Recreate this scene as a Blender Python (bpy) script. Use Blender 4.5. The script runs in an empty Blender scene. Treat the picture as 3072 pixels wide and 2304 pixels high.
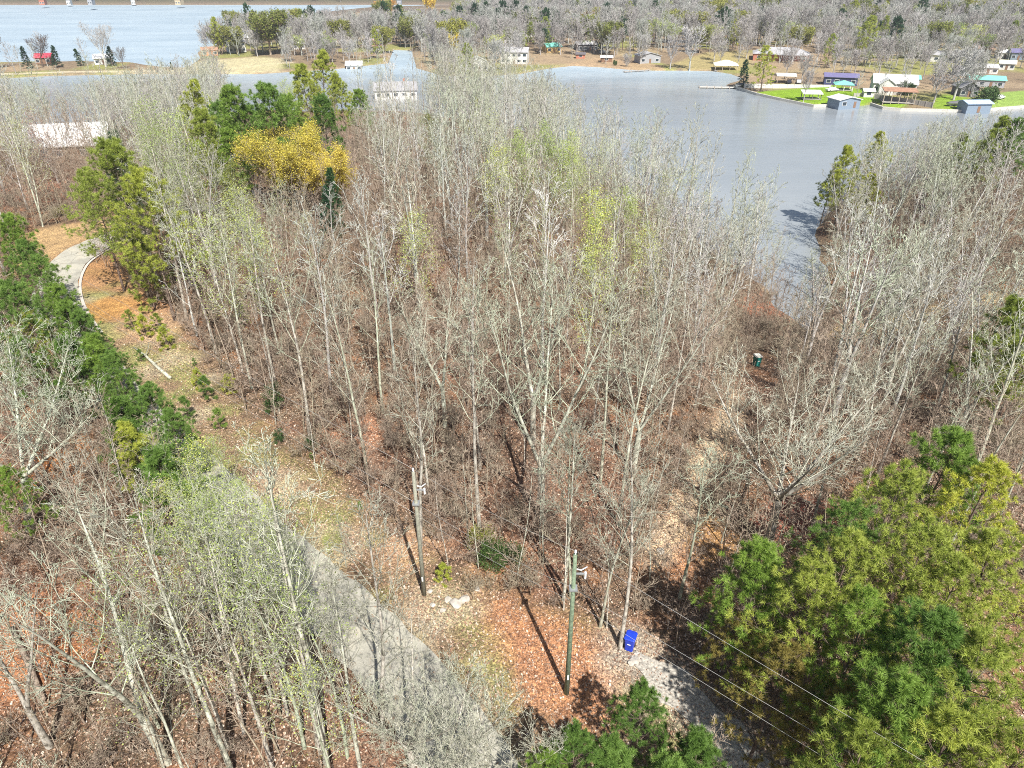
import bpy, math, random
import numpy as np
from mathutils import Vector, Matrix

# ------------------------------------------------------------------ camera, sky, sun, exposure
sc = bpy.context.scene
COL = sc.collection
random.seed(7)
NR = np.random.default_rng(11)
R = math.radians
CAM_Z, PITCH, F = 48.0, R(31.0), 2133.0
cam_d = bpy.data.cameras.new('camera')
cam = bpy.data.objects.new('camera', cam_d); COL.objects.link(cam)
cam.location = (0, 0, CAM_Z); cam.rotation_euler = (R(90) - PITCH, 0, 0)
cam_d.sensor_width = 36; cam_d.lens = 36 * F / 3072
cam_d.clip_start = 0.5; cam_d.clip_end = 6000
sc.camera = cam

SUN_EL = R(50)
SUN_DIR = Vector((0.33, -0.94, 0)).normalized()          # ground azimuth towards the sun (behind the camera)
sv = Vector((SUN_DIR.x * math.cos(SUN_EL), SUN_DIR.y * math.cos(SUN_EL), math.sin(SUN_EL)))
w = bpy.data.worlds.new('World'); sc.world = w; w.use_nodes = True
wn = w.node_tree.nodes; wl = w.node_tree.links
sky = wn.new('ShaderNodeTexSky'); sky.sky_type = 'NISHITA'; sky.sun_disc = False
sky.sun_elevation = SUN_EL; sky.sun_rotation = math.atan2(SUN_DIR.x, SUN_DIR.y)
sky.air_density = 1.0; sky.dust_density = 1.5; sky.ozone_density = 1.0
bg = wn['Background']; bg.inputs[1].default_value = 0.065
wl.new(sky.outputs[0], bg.inputs[0])
sun_d = bpy.data.lights.new('sun', 'SUN'); sun_d.energy = 5.0; sun_d.angle = R(0.5); sun_d.color = (1.0, 0.955, 0.89)
sun = bpy.data.objects.new('sun', sun_d); COL.objects.link(sun)
sun.rotation_euler = sv.to_track_quat('Z', 'Y').to_euler(); sun.location = (0, 0, 200)
sc.view_settings.view_transform = 'Standard'; sc.view_settings.look = 'None'
sc.view_settings.gamma = 1; sc.view_settings.use_curve_mapping = False
sc.view_settings.exposure = 0.74
sc.cycles.use_denoising = False; sc.cycles.pixel_filter_type = 'BLACKMAN_HARRIS'; sc.cycles.filter_width = 1.0
sc.cycles.max_bounces = 6; sc.cycles.diffuse_bounces = 3; sc.cycles.glossy_bounces = 2
sc.cycles.transmission_bounces = 2; sc.cycles.transparent_max_bounces = 4; sc.cycles.volume_bounces = 0

# ------------------------------------------------------------------ pixel <-> ground helpers
CP, SP = math.cos(PITCH), math.sin(PITCH)
def ray(px, py):
    dx = (px - 1536) / F; dy = -(py - 1152) / F
    return dx, CP + dy * SP, -SP + dy * CP
def at(px, py, z=0.0):
    a, b, c = ray(px, py)
    t = (z - CAM_Z) / c
    return np.array((a * t, b * t, z))

# shoreline: one body of water seen as polygons (photo pixels at water level)
MAIN = [(-900,360),(-400,372),(-100,380),(150,390),(300,395),(430,400),(560,400),(650,372),(740,340),(850,332),(1000,345),(1150,335),(1300,350),
        (1480,372),(1600,402),(1680,450),(1750,500),(1850,560),(1950,620),(2050,700),(2180,790),(2290,860),(2330,930),(2440,1000),
        (2485,900),(2478,800),(2436,705),(2500,625),(2650,572),(2800,540),(3000,520),(3300,500),(4200,480),(4200,345),
        (3500,330),(3072,322),(2960,331),(2900,336),(2800,333),(2700,331),(2650,326),(2622,313),(2560,320),(2500,318),(2440,320),(2340,300),
        (2270,284),(2200,263),(2175,256),(2235,238),(2190,222),(2140,214),(2050,212),(1960,212),(1880,209),(1800,202),(1720,198),(1650,205),
        (1560,222),(1450,230),(1330,228),(1250,205),(1235,152),(1180,150),(1165,190),(1000,208),(780,222),(600,223),(400,223),(150,228),(0,236),(-400,246),(-900,250)]
LAKE = [(-1500,196),(-300,192),(90,188),(250,186),(400,190),(480,203),(560,206),(600,176),(592,158),(680,122),(780,82),(930,42),(1120,22),(1420,14.5),(-1500,14.5)]
def wpoly(pts, z=0.0):
    return np.array([at(a, b, z)[:2] for a, b in pts])
MAINW, LAKEW = wpoly(MAIN), wpoly(LAKE)
def inside(P, poly):
    x, y = P[:, 0], P[:, 1]; r = np.zeros(len(P), bool)
    n = len(poly)
    for i in range(n):
        x1, y1 = poly[i]; x2, y2 = poly[(i + 1) % n]
        if y1 == y2: continue
        c = ((y1 > y) != (y2 > y)) & (x < (x2 - x1) * (y - y1) / (y2 - y1) + x1)
        r ^= c
    return r
def edge_dist(P, poly, closed=True):
    d = np.full(len(P), 1e9); n = len(poly)
    for i in range(n if closed else n - 1):
        a = poly[i]; b = poly[(i + 1) % n]; ab = b - a
        t = np.clip(((P - a) @ ab) / max(ab @ ab, 1e-9), 0, 1)
        q = a + t[:, None] * ab
        d = np.minimum(d, np.hypot(P[:, 0] - q[:, 0], P[:, 1] - q[:, 1]))
    return d
def sstep(a, b, x):
    t = np.clip((x - a) / (b - a), 0, 1); return t * t * (3 - 2 * t)
def vnoise(x, y, s, seed=0):
    x = x / s + 31.7 * seed; y = y / s - 17.3 * seed
    xi = np.floor(x); yi = np.floor(y); fx = x - xi; fy = y - yi
    fx = fx * fx * (3 - 2 * fx); fy = fy * fy * (3 - 2 * fy)
    def h(a, b):
        v = np.sin(a * 127.1 + b * 311.7 + seed * 74.7) * 43758.5453
        return v - np.floor(v)
    return (h(xi, yi) * (1 - fx) + h(xi + 1, yi) * fx) * (1 - fy) + (h(xi, yi + 1) * (1 - fx) + h(xi + 1, yi + 1) * fx) * fy
def terrain(x, y):
    x = np.atleast_1d(np.asarray(x, float)); y = np.atleast_1d(np.asarray(y, float))
    P = np.stack([x, y], 1)
    w1 = inside(P, MAINW); w2 = inside(P, LAKEW)
    d = np.minimum(edge_dist(P, MAINW), edge_dist(P, LAKEW))
    wob = (vnoise(x, y, 5, 3) - .5) * 1.6 * sstep(330, 200, y)
    sd = np.where(w1 | w2, -d, d) + wob
    near = sstep(330, 200, y)
    hill = 12.2 * sstep(0, 52 - 20 * sstep(120, 200, y), sd) * (1 - 0.42 * sstep(105, 215, y)) + (vnoise(x, y, 13, 1) - .5) * 1.0 * sstep(4, 25, sd) + (vnoise(x, y, 3.1, 2) - .5) * .22 * sstep(2, 6, sd)
    town = (vnoise(x, y, 60, 5) - .3) * 3 * sstep(12, 60, sd) + 0.034 * np.clip(y - 440, 0, 900) * sstep(-40, 160, x - (y - 430) * .1)
    far = sstep(930, 1150, y) * 75 + sstep(930, 960, y) * 1
    bank = np.clip(sd * 0.7, -2.5, 0.75)
    return np.where(sd > 0, bank + near * hill + (1 - near) * (town + far), bank)
def G(px, py, dz=0.0):
    z = 8.0
    for _ in range(14):
        p = at(px, py, z + dz); z = float(terrain(p[0], p[1])[0]) * .7 + z * .3
    p = at(px, py, z + dz)
    return Vector((p[0], p[1], z))
def TOP(px, py, h):                        # the ground point under a thing of height h whose top shows at this pixel
    return G(px, py, h)
def gpoly(pts):
    return np.array([tuple(G(a, b))[:2] for a, b in pts])

# ------------------------------------------------------------------ object helpers
def tag(o, label=None, cat=None, group=None, kind=None):
    if label: o['label'] = label
    if cat: o['category'] = cat
    if group: o['group'] = group
    if kind: o['kind'] = kind
    return o
def empty(name, loc, rz=0, label=None, cat=None, group=None):
    o = bpy.data.objects.new(name, None); COL.objects.link(o)
    o.location = loc; o.rotation_euler = (0, 0, rz); o.empty_display_size = .3
    return tag(o, label, cat, group)
def mesh_np(name, V, Fq, mat, parent=None, smooth=False, tri=False):
    k = 3 if tri else 4
    me = bpy.data.meshes.new(name)
    V = np.ascontiguousarray(V, np.float32); Fq = np.ascontiguousarray(Fq, np.int32)
    me.vertices.add(len(V)); me.vertices.foreach_set('co', V.ravel())
    me.loops.add(Fq.size); me.loops.foreach_set('vertex_index', Fq.ravel())
    me.polygons.add(len(Fq)); me.polygons.foreach_set('loop_start', np.arange(0, Fq.size, k, dtype=np.int32))
    me.update(calc_edges=True)
    if smooth: me.polygons.foreach_set('use_smooth', np.ones(len(Fq), bool))
    if mat: me.materials.append(mat)
    return me
def link(name, me, parent=None):
    o = bpy.data.objects.new(name, me); COL.objects.link(o)
    if parent: o.parent = parent
    return o
def copy_tree(o, parent=None):
    c = o.copy(); COL.objects.link(c); c.parent = parent
    for ch in o.children: copy_tree(ch, c)
    return c
class MB:                                   # small mesh collector: boxes, prisms, tubes
    def __init__(s): s.v = []; s.f = []
    def box(s, x0, x1, y0, y1, z0, z1):
        n = len(s.v)
        s.v += [(x0,y0,z0),(x1,y0,z0),(x1,y1,z0),(x0,y1,z0),(x0,y0,z1),(x1,y0,z1),(x1,y1,z1),(x0,y1,z1)]
        s.f += [tuple(n + i for i in q) for q in ((0,3,2,1),(4,5,6,7),(0,1,5,4),(1,2,6,5),(2,3,7,6),(3,0,4,7))]
        return s
    def poly(s, pts, faces):
        n = len(s.v); s.v += [tuple(p) for p in pts]; s.f += [tuple(n + i for i in q) for q in faces]; return s
    def tube(s, pts, rad, k=8, cap=True):
        pts = [Vector(p) for p in pts]; n0 = len(s.v)
        if not hasattr(rad, '__len__'): rad = [rad] * len(pts)
        ref = None
        for i, p in enumerate(pts):
            d = (pts[min(i + 1, len(pts) - 1)] - pts[max(i - 1, 0)]).normalized()
            if ref is None: ref = Vector((1, 0, 0)) if abs(d.x) < .8 else Vector((0, 1, 0))
            u = (ref - d * ref.dot(d)).normalized(); v = d.cross(u); ref = u
            for j in range(k):
                a = 2 * math.pi * j / k
                s.v.append(tuple(p + (u * math.cos(a) + v * math.sin(a)) * rad[i]))
        for i in range(len(pts) - 1):
            for j in range(k):
                a = n0 + i * k + j; b = n0 + i * k + (j + 1) % k
                s.f.append((a, b, b + k, a + k))
        if cap:
            s.f.append(tuple(n0 + j for j in reversed(range(k)))); e = n0 + (len(pts) - 1) * k
            s.f.append(tuple(e + j for j in range(k)))
        return s
    def mesh(s, name, mat, smooth=False, bevel=0):
        me = bpy.data.meshes.new(name); me.from_pydata(s.v, [], s.f); me.update()
        if smooth:
            for p in me.polygons: p.use_smooth = True
        if mat: me.materials.append(mat)
        return me
    def build(s, name, mat, parent=None, smooth=False, bevel=0):
        o = link(name, s.mesh(name, mat, smooth), parent)
        if bevel:
            m = o.modifiers.new('bevel', 'BEVEL'); m.width = bevel; m.segments = 2; m.limit_method = 'ANGLE'
        return o

# ------------------------------------------------------------------ materials
def newmat(name):
    m = bpy.data.materials.new(name); m.use_nodes = True
    nt = m.node_tree; return m, nt, nt.nodes['Principled BSDF']
def noise(nt, scale, detail=3, rough=.6, coord='Object', vec=None):
    n = nt.nodes.new('ShaderNodeTexNoise'); n.inputs['Scale'].default_value = scale
    n.inputs['Detail'].default_value = detail; n.inputs['Roughness'].default_value = rough
    if vec is None:
        tc = nt.nodes.new('ShaderNodeTexCoord'); vec = tc.outputs[coord]
    nt.links.new(vec, n.inputs['Vector'])
    return n
def ramp(nt, fac, stops, interp='LINEAR'):
    r = nt.nodes.new('ShaderNodeValToRGB'); r.color_ramp.interpolation = interp
    el = r.color_ramp.elements
    while len(el) < len(stops): el.new(.5)
    for e, (p, c) in zip(el, stops): e.position = p; e.color = (*c, 1)
    nt.links.new(fac, r.inputs[0]); return r
def mixc(nt, fac, a, b, mode='MIX'):
    m = nt.nodes.new('ShaderNodeMix'); m.data_type = 'RGBA'; m.blend_type = mode; m.clamp_result = False
    for s, v in ((m.inputs['Factor'], fac), (m.inputs['A'], a), (m.inputs['B'], b)):
        if isinstance(v, (int, float)): s.default_value = v
        elif isinstance(v, tuple): s.default_value = (*v, 1)
        else: nt.links.new(v, s)
    return m.outputs['Result']
def plain(name, col, rough=.7, scale=3.0, amt=.25, metal=0.0, obj_rand=0.0, bump=0):
    m, nt, b = newmat(name)
    n = noise(nt, scale, 4)
    lo = tuple(c * (1 - amt) for c in col); hi = tuple(min(c * (1 + amt), .95) for c in col)
    r = ramp(nt, n.outputs['Fac'], [(.3, lo), (.7, hi)])
    nt.links.new(r.outputs[0], b.inputs['Base Color'])
    b.inputs['Roughness'].default_value = rough; b.inputs['Metallic'].default_value = metal
    if bump:
        bp = nt.nodes.new('ShaderNodeBump'); bp.inputs['Strength'].default_value = bump; bp.inputs['Distance'].default_value = .02
        nt.links.new(n.outputs['Fac'], bp.inputs['Height']); nt.links.new(bp.outputs[0], b.inputs['Normal'])
    return m
def bark(name, dark, light, tint, scale=2.2):
    m, nt, b = newmat(name)
    tc = nt.nodes.new('ShaderNodeTexCoord'); mp = nt.nodes.new('ShaderNodeMapping'); mp.inputs['Scale'].default_value = (1, 1, .45)
    nt.links.new(tc.outputs['Object'], mp.inputs[0])
    n = noise(nt, scale, 5, .7, vec=mp.outputs[0])
    r = ramp(nt, n.outputs['Fac'], [(.34, dark), (.5, light), (.72, tint)])
    oi = nt.nodes.new('ShaderNodeObjectInfo')
    rr = ramp(nt, oi.outputs['Random'], [(0, (.78, .76, .74)), (.35, (1, .97, .94)), (.7, (.92, 1.0, .9)), (1, (1.12, 1.1, 1.08))])
    nt.links.new(mixc(nt, 1.0, r.outputs[0], rr.outputs[0], 'MULTIPLY'), b.inputs['Base Color'])
    b.inputs['Roughness'].default_value = .85; b.inputs['Specular IOR Level'].default_value = .2
    return m
def leafmat(name, c1, c2, trans=.35, rnd=.3, gloss=.5):
    m, nt, b = newmat(name)
    n = noise(nt, .9, 3, .6)
    n2 = noise(nt, 7, 2, .6)
    mx = nt.nodes.new('ShaderNodeMath'); mx.operation = 'ADD'
    nt.links.new(n.outputs['Fac'], mx.inputs[0]); nt.links.new(n2.outputs['Fac'], mx.inputs[1])
    md = nt.nodes.new('ShaderNodeMath'); md.operation = 'MULTIPLY'; md.inputs[1].default_value = .5
    nt.links.new(mx.outputs[0], md.inputs[0])
    r = ramp(nt, md.outputs[0], [(.38, c1), (.62, c2)])
    oi = nt.nodes.new('ShaderNodeObjectInfo')
    rr = ramp(nt, oi.outputs['Random'], [(0, (1 - rnd, 1 - rnd * .8, 1 - rnd)), (.5, (1, 1, 1)), (1, (1 + rnd, 1 + rnd * .6, 1 - rnd * .4))])
    c = mixc(nt, 1.0, r.outputs[0], rr.outputs[0], 'MULTIPLY')
    nt.links.new(c, b.inputs['Base Color']); b.inputs['Roughness'].default_value = gloss
    b.inputs['Specular IOR Level'].default_value = .3
    t = nt.nodes.new('ShaderNodeBsdfTranslucent'); nt.links.new(c, t.inputs[0])
    s = nt.nodes.new('ShaderNodeMixShader'); s.inputs[0].default_value = trans
    nt.links.new(b.outputs[0], s.inputs[1]); nt.links.new(t.outputs[0], s.inputs[2])
    nt.links.new(s.outputs[0], nt.nodes['Material Output'].inputs['Surface'])
    return m
BARK = {
    'pale': bark('pale lichen bark', (.11,.10,.085), (.46,.44,.385), (.72,.71,.66), 3.6),
    'green': bark('green grey bark', (.17,.175,.13), (.42,.43,.345), (.66,.67,.59)),
    'brown': bark('brown twig bark', (.16,.125,.10), (.355,.285,.225), (.53,.45,.37)),
    'grey': bark('grey twig bark', (.22,.215,.205), (.47,.46,.445), (.70,.69,.67)),
    'far': bark('distant grey bark', (.20,.19,.19), (.42,.41,.405), (.60,.59,.59), .8),
    'dark': bark('dark pine bark', (.06,.045,.035), (.16,.12,.10), (.28,.23,.2), 5),
}
NEEDLE = {
    'green': leafmat('pine needles', (.11,.21,.04), (.28,.43,.10)),
    'olive': leafmat('olive pine needles', (.24,.31,.05), (.54,.60,.13)),
    'deep': leafmat('deep green needles', (.022,.07,.034), (.07,.16,.07)),
    'bronze': leafmat('bronzed needles', (.22,.19,.05), (.42,.34,.10)),
}
LEAF = {
    'yellow': leafmat('yellow blossom leaves', (.62,.50,.07), (.95,.80,.18), .4),
    'lime': leafmat('lime spring leaves', (.36,.46,.12), (.60,.70,.24), .4),
    'olive': leafmat('olive leaves', (.17,.20,.04), (.36,.38,.10), .3),
    'dark': leafmat('evergreen shrub leaves', (.03,.07,.02), (.09,.16,.05), .2),
    'orange': leafmat('orange buds', (.40,.24,.08), (.62,.44,.18), .4),
    'red': leafmat('pinkish buds', (.35,.16,.12), (.55,.32,.25), .4),
    'litter': leafmat('dry fallen leaf', (.22,.12,.075), (.50,.31,.20), .1, .1, .8),
}

# ------------------------------------------------------------------ the ground: one sheet
def axis(parts):
    a = []
    for lo, hi, st in parts: a += list(np.arange(lo, hi, st))
    a.append(parts[-1][1]); return np.array(a)
gx = axis([(-2200,-700,60),(-700,-260,11),(-260,-75,2.6),(-75,80,.65),(80,330,2.6),(330,900,11),(900,2400,60)])
gy = axis([(-30,5,3),(5,125,.65),(125,200,1.6),(200,470,2.4),(470,1000,7),(1000,2000,40)])
GX, GY = np.meshgrid(gx, gy)
fx, fy = GX.ravel(), GY.ravel()
fz = terrain(fx, fy)
nX, nY = len(gx), len(gy)
idx = np.arange(nX * nY).reshape(nY, nX)
quads = np.stack([idx[:-1,:-1].ravel(), idx[:-1,1:].ravel(), idx[1:,1:].ravel(), idx[1:,:-1].ravel()], 1)

ROADC = [(1760,2900),(1420,2304),(1165,1968),(932,1757),(710,1553),(503,1340),(290,1120),(178,965),(160,870),(195,790),(300,730),(430,680),(600,625),(800,575)]
roadw = gpoly(ROADC)
def smooth_line(pts, n=3):
    p = np.array(pts, float)
    for _ in range(n):
        q = [p[0]]
        for a, b in zip(p[:-1], p[1:]): q += [a * .75 + b * .25, a * .25 + b * .75]
        q.append(p[-1]); p = np.array(q)
    return p
ROADL = smooth_line(roadw)
DRIVEL = smooth_line(gpoly([(2420,2500),(2200,2250),(2080,2110),(1960,2010),(1890,1965)]))
TRACKL = smooth_line(gpoly([(1970,1660),(2040,1560),(2085,1460),(2110,1380),(2200,1250),(2180,1180)]))
LEFTTRK = smooth_line(gpoly([(2520,1000),(2720,960),(2900,905),(3150,860)]))
VERGE = gpoly([(235,790),(300,800),(400,860),(520,960),(640,1120),(780,1290),(900,1400),(1080,1470),(1200,1600),(1330,1720),(1500,1790),(1600,1850),(1750,1880),
               (1860,1925),(1990,1990),(2260,2304),(1650,2500),(1380,2060),(1150,1860),(850,1560),(620,1360),(460,1230),(235,960)])
CLEAR = gpoly([(1430,1775),(1540,1790),(1650,1850),(1760,1890),(1860,1930),(1880,2050),(1850,2200),(1700,2230),(1600,2150),(1500,1980)])
OUTER = gpoly([(40,720),(120,690),(250,665),(330,650),(420,640),(300,715),(180,760),(110,800),(30,830)])
LAWN1 = wpoly([(2240,285),(2280,274),(2480,263),(2510,262),(2560,270),(2620,280),(2700,300),(2725,318),(2650,326),(2622,313),(2560,320),(2500,318),(2440,320),(2340,300),(2270,284)], .8)
LAWN2 = wpoly([(2960,331),(2985,300),(3010,282),(3085,270),(3300,266),(3300,322)], .8)
LAWN3 = wpoly([(2790,334),(2800,305),(2830,290),(2900,300),(2900,336)], .8)

P = np.stack([fx, fy], 1)
base = np.empty((len(fx), 3)); base[:] = (.160, .118, .084)             # leaf-covered forest floor
n1 = vnoise(fx, fy, 4.5, 8); n2 = vnoise(fx, fy, 1.9, 9); n3 = vnoise(fx, fy, 11, 10)
def lay(col, m):
    global base
    m = np.clip(m, 0, 1)[:, None]; base = base * (1 - m) + np.array(col) * m
lay((.25, .14, .10), sstep(.55, .8, n1) * .6)
lay((.33, .17, .09), sstep(.60, .8, n2) * .5)
lay((.17, .115, .085), sstep(.55, .75, n3) * .7)
nearm = (fy < 160)
def polymask(poly, soft):
    m = np.zeros(len(fx)); bb = (fx > poly[:,0].min()-soft) & (fx < poly[:,0].max()+soft) & (fy > poly[:,1].min()-soft) & (fy < poly[:,1].max()+soft)
    i = np.where(bb)[0]; q = P[i]; ins = inside(q, poly); d = edge_dist(q, poly)
    sd = np.where(ins, d, -d) + (vnoise(q[:,0], q[:,1], 1.2, 12) - .5) * soft
    m[i] = sstep(-soft, soft, sd); return m
def linemask(line, hw, soft):
    m = np.zeros(len(fx)); bb = (fx > line[:,0].min()-hw-3) & (fx < line[:,0].max()+hw+3) & (fy > line[:,1].min()-hw-3) & (fy < line[:,1].max()+hw+3)
    i = np.where(bb)[0]; q = P[i]; d = edge_dist(q, line, False) + (vnoise(q[:,0], q[:,1], .9, 13) - .5) * soft
    m[i] = sstep(hw + soft, hw - soft, d); return m
vm = polymask(VERGE, 1.6)
lay((.255, .20, .13), vm * .85)
lay((.24, .265, .11), vm * sstep(.38, .62, n2) * .75)
lay((.40, .35, .27), vm * sstep(.55, .8, vnoise(fx, fy, 3.3, 21)) * .7)
# orange grass by the bend of the road and by the pines
def blob(px, py, r, col, a=.8):
    g = G(px, py); lay(col, sstep(r, r * .35, np.hypot(fx - g.x, fy - g.y) + (n2 - .5) * r * .4) * a)
blob(330, 820, 9, (.36,.21,.10)); blob(450, 900, 8, (.42,.24,.13)); blob(300, 930, 6, (.42,.25,.09)); blob(470, 970, 6, (.42,.29,.19), .7)
blob(130, 1420, 5, (.50,.22,.08)); blob(200, 1380, 4, (.50,.24,.10)); blob(60, 1950, 6, (.42,.20,.10)); blob(2310, 920, 7, (.42,.17,.10))
blob(2400, 1560, 4, (.36,.13,.10)); blob(2130,1620,3,(.4,.25,.12))
blob(1240, 1640, 3.0, (.44,.30,.2)); blob(1060, 1300, 4, (.36,.20,.13)); blob(2000, 1680, 2.5, (.50,.27,.15)); blob(100, 560, 14, (.36,.19,.13))
lay((.40, .215, .125), polymask(CLEAR, 1.1) * .95)
lay((.42, .31, .17), polymask(OUTER, 2.0) * .9)
lay((.36, .33, .28), linemask(DRIVEL, 1.9, 1.3))
lay((.56, .47, .34), linemask(TRACKL, 1.2, .7) * .8)
lay((.58, .48, .28), linemask(LEFTTRK, 2.4, .9) * .8)
# beyond the cove: dry and green grass of the gardens, lawns, brown woods floor
tm = sstep(262, 285, fy)
lay((.22, .18, .13), tm); lay((.24, .26, .10), tm * sstep(.45, .65, vnoise(fx, fy, 23, 30)))
lay((.33, .27, .19), tm * sstep(.55, .75, vnoise(fx, fy, 31, 31)) * .8)
lay((.17,.145,.125), sstep(470, 560, fy) * .9)
lay((.19, .33, .03), polymask(LAWN1, .8)); lay((.23, .36, .09), polymask(LAWN2, .8)); lay((.19, .31, .04), polymask(LAWN3, .8))
lay((.33,.30,.15), polymask(wpoly([(1990,195),(2120,165),(2210,160),(2260,175),(2235,210),(2140,206),(2050,205)],1), 2)*.9)
lay((.36,.28,.19), polymask(wpoly([(1700,190),(1790,172),(1900,182),(1990,195),(1990,206),(1880,204),(1720,194)],1), 2)*.9)
lay((.55,.52,.40), linemask(wpoly([(-600,226),(0,221),(200,214),(400,212),(620,212),(860,188)],1), 3, 1) * .8)
lay((.46,.45,.30), polymask(wpoly([(480,215),(600,180),(760,172),(850,180),(840,212),(640,220)],1), 3)*.9)
lay((.09, .10, .07), sstep(935, 960, fy))
shore = (fz < .45) ; lay((.30, .25, .18), shore.astype(float) * .8)
ground_me = mesh_np('ground', np.stack([fx, fy, fz], 1), quads, None, smooth=True)
ca = ground_me.color_attributes.new('cover', 'FLOAT_COLOR', 'POINT')
ca.data.foreach_set('color', np.concatenate([base, np.ones((len(base), 1))], 1).astype(np.float32).ravel())
m, nt, b = newmat('leafy ground')
va = nt.nodes.new('ShaderNodeVertexColor'); va.layer_name = 'cover'
tc = nt.nodes.new('ShaderNodeTexCoord')
vo = nt.nodes.new('ShaderNodeTexVoronoi'); vo.inputs['Scale'].default_value = 5.5; vo.inputs['Randomness'].default_value = 1
nt.links.new(tc.outputs['Object'], vo.inputs['Vector'])
na = noise(nt, 9.0, 4, .75); nb = noise(nt, .55, 4, .6)
ra = ramp(nt, na.outputs['Fac'], [(.33, (.28, .26, .26)), (.5, (.9, .88, .86)), (.66, (1.95, 1.85, 1.75))])
rc = ramp(nt, vo.outputs['Color'], [(0, (.65,.6,.6)), (.5, (1,1,1)), (1, (1.45,1.35,1.2))])
rb = ramp(nt, nb.outputs['Fac'], [(.3, (.8, .78, .78)), (.7, (1.2, 1.18, 1.12))])
c = mixc(nt, 1.0, va.outputs['Color'], ra.outputs[0], 'MULTIPLY')
c = mixc(nt, 1.0, c, rc.outputs[0], 'MULTIPLY'); c = mixc(nt, 1.0, c, rb.outputs[0], 'MULTIPLY')
nt.links.new(c, b.inputs['Base Color']); b.inputs['Roughness'].default_value = .95; b.inputs['Specular IOR Level'].default_value = .1
bp = nt.nodes.new('ShaderNodeBump'); bp.inputs['Strength'].default_value = .8; bp.inputs['Distance'].default_value = .12
nt.links.new(na.outputs['Fac'], bp.inputs['Height']); nt.links.new(bp.outputs[0], b.inputs['Normal'])
ground_me.materials.append(m)
tag(link('ground', ground_me), kind='structure')

# ------------------------------------------------------------------ the water
m, nt, b = newmat('lake water')
b.inputs['Base Color'].default_value = (.16, .19, .21, 1); b.inputs['Roughness'].default_value = .12
tc = nt.nodes.new('ShaderNodeTexCoord'); mp = nt.nodes.new('ShaderNodeMapping'); mp.inputs['Scale'].default_value = (.35, 1, 1)
nt.links.new(tc.outputs['Object'], mp.inputs[0])
na = noise(nt, .55, 5, .65, vec=mp.outputs[0]); nb = noise(nt, .035, 4, .6, vec=mp.outputs[0])
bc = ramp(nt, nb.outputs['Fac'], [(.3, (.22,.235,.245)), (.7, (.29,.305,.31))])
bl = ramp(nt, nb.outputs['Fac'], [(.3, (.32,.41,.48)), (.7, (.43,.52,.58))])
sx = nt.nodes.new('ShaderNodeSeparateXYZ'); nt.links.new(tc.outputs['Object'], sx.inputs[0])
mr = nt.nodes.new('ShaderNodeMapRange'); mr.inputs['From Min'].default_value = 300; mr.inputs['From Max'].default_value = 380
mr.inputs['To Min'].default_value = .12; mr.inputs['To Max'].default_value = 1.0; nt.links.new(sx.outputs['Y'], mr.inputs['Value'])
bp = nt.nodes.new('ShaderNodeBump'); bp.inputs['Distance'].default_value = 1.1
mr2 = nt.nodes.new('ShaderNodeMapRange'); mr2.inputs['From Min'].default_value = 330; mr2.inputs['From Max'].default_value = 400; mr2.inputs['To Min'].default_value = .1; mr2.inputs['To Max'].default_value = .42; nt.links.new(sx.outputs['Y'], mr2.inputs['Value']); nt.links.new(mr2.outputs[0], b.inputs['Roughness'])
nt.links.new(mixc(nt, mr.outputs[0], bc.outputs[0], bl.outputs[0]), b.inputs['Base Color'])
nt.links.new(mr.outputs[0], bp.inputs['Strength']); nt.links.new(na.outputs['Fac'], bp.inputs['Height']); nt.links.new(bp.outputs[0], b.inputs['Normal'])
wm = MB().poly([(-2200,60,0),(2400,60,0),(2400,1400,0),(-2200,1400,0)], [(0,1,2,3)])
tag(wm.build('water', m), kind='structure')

# ------------------------------------------------------------------ the road: draped asphalt with worn edges
def drape(name, line, hw, mat, lift, cross=6, step=.8, wob=.0):
    seg = np.hypot(*(line[1:] - line[:-1]).T); s = np.concatenate([[0], np.cumsum(seg)])
    t = np.arange(0, s[-1], step); x = np.interp(t, s, line[:,0]); y = np.interp(t, s, line[:,1])
    dx = np.gradient(x); dy = np.gradient(y); L = np.hypot(dx, dy); nx, ny = -dy / L, dx / L
    o = np.linspace(-1, 1, cross + 1)
    ww = (hw(x, y) if callable(hw) else hw) + (vnoise(t, t * 0, 1.3, 4) - .5) * wob
    X = x[:, None] + nx[:, None] * o * ww[:, None]; Y = y[:, None] + ny[:, None] * o * ww[:, None]
    Z = terrain(X.ravel(), Y.ravel()).reshape(X.shape) + lift
    Z = np.maximum(Z, Z.mean(1, keepdims=True))
    n = len(t); k = cross + 1; ii = np.arange(n * k).reshape(n, k)
    q = np.stack([ii[:-1,:-1].ravel(), ii[:-1,1:].ravel(), ii[1:,1:].ravel(), ii[1:,:-1].ravel()], 1)
    me = mesh_np(name, np.stack([X.ravel(), Y.ravel(), Z.ravel()], 1), q, mat, smooth=True)
    return link(name, me)
m, nt, b = newmat('worn asphalt')
na = noise(nt, 14, 4, .8); nb = noise(nt, .5, 4, .6)
r1 = ramp(nt, na.outputs['Fac'], [(.3, (.27,.26,.215)), (.6, (.42,.405,.34)), (.75, (.55,.53,.45))])
r2 = ramp(nt, nb.outputs['Fac'], [(.3, (.72,.72,.73)), (.5, (1,1,1)), (.7, (1.16,1.13,1.08))])
vc = nt.nodes.new('ShaderNodeTexVoronoi'); vc.feature = 'DISTANCE_TO_EDGE'; vc.inputs['Scale'].default_value = .45
nw = noise(nt, 1.2, 4, .7); tcv = nt.nodes.new('ShaderNodeTexCoord'); wv = mixc(nt, .25, tcv.outputs['Object'], nw.outputs['Color'], 'ADD'); nt.links.new(wv, vc.inputs['Vector'])
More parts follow.
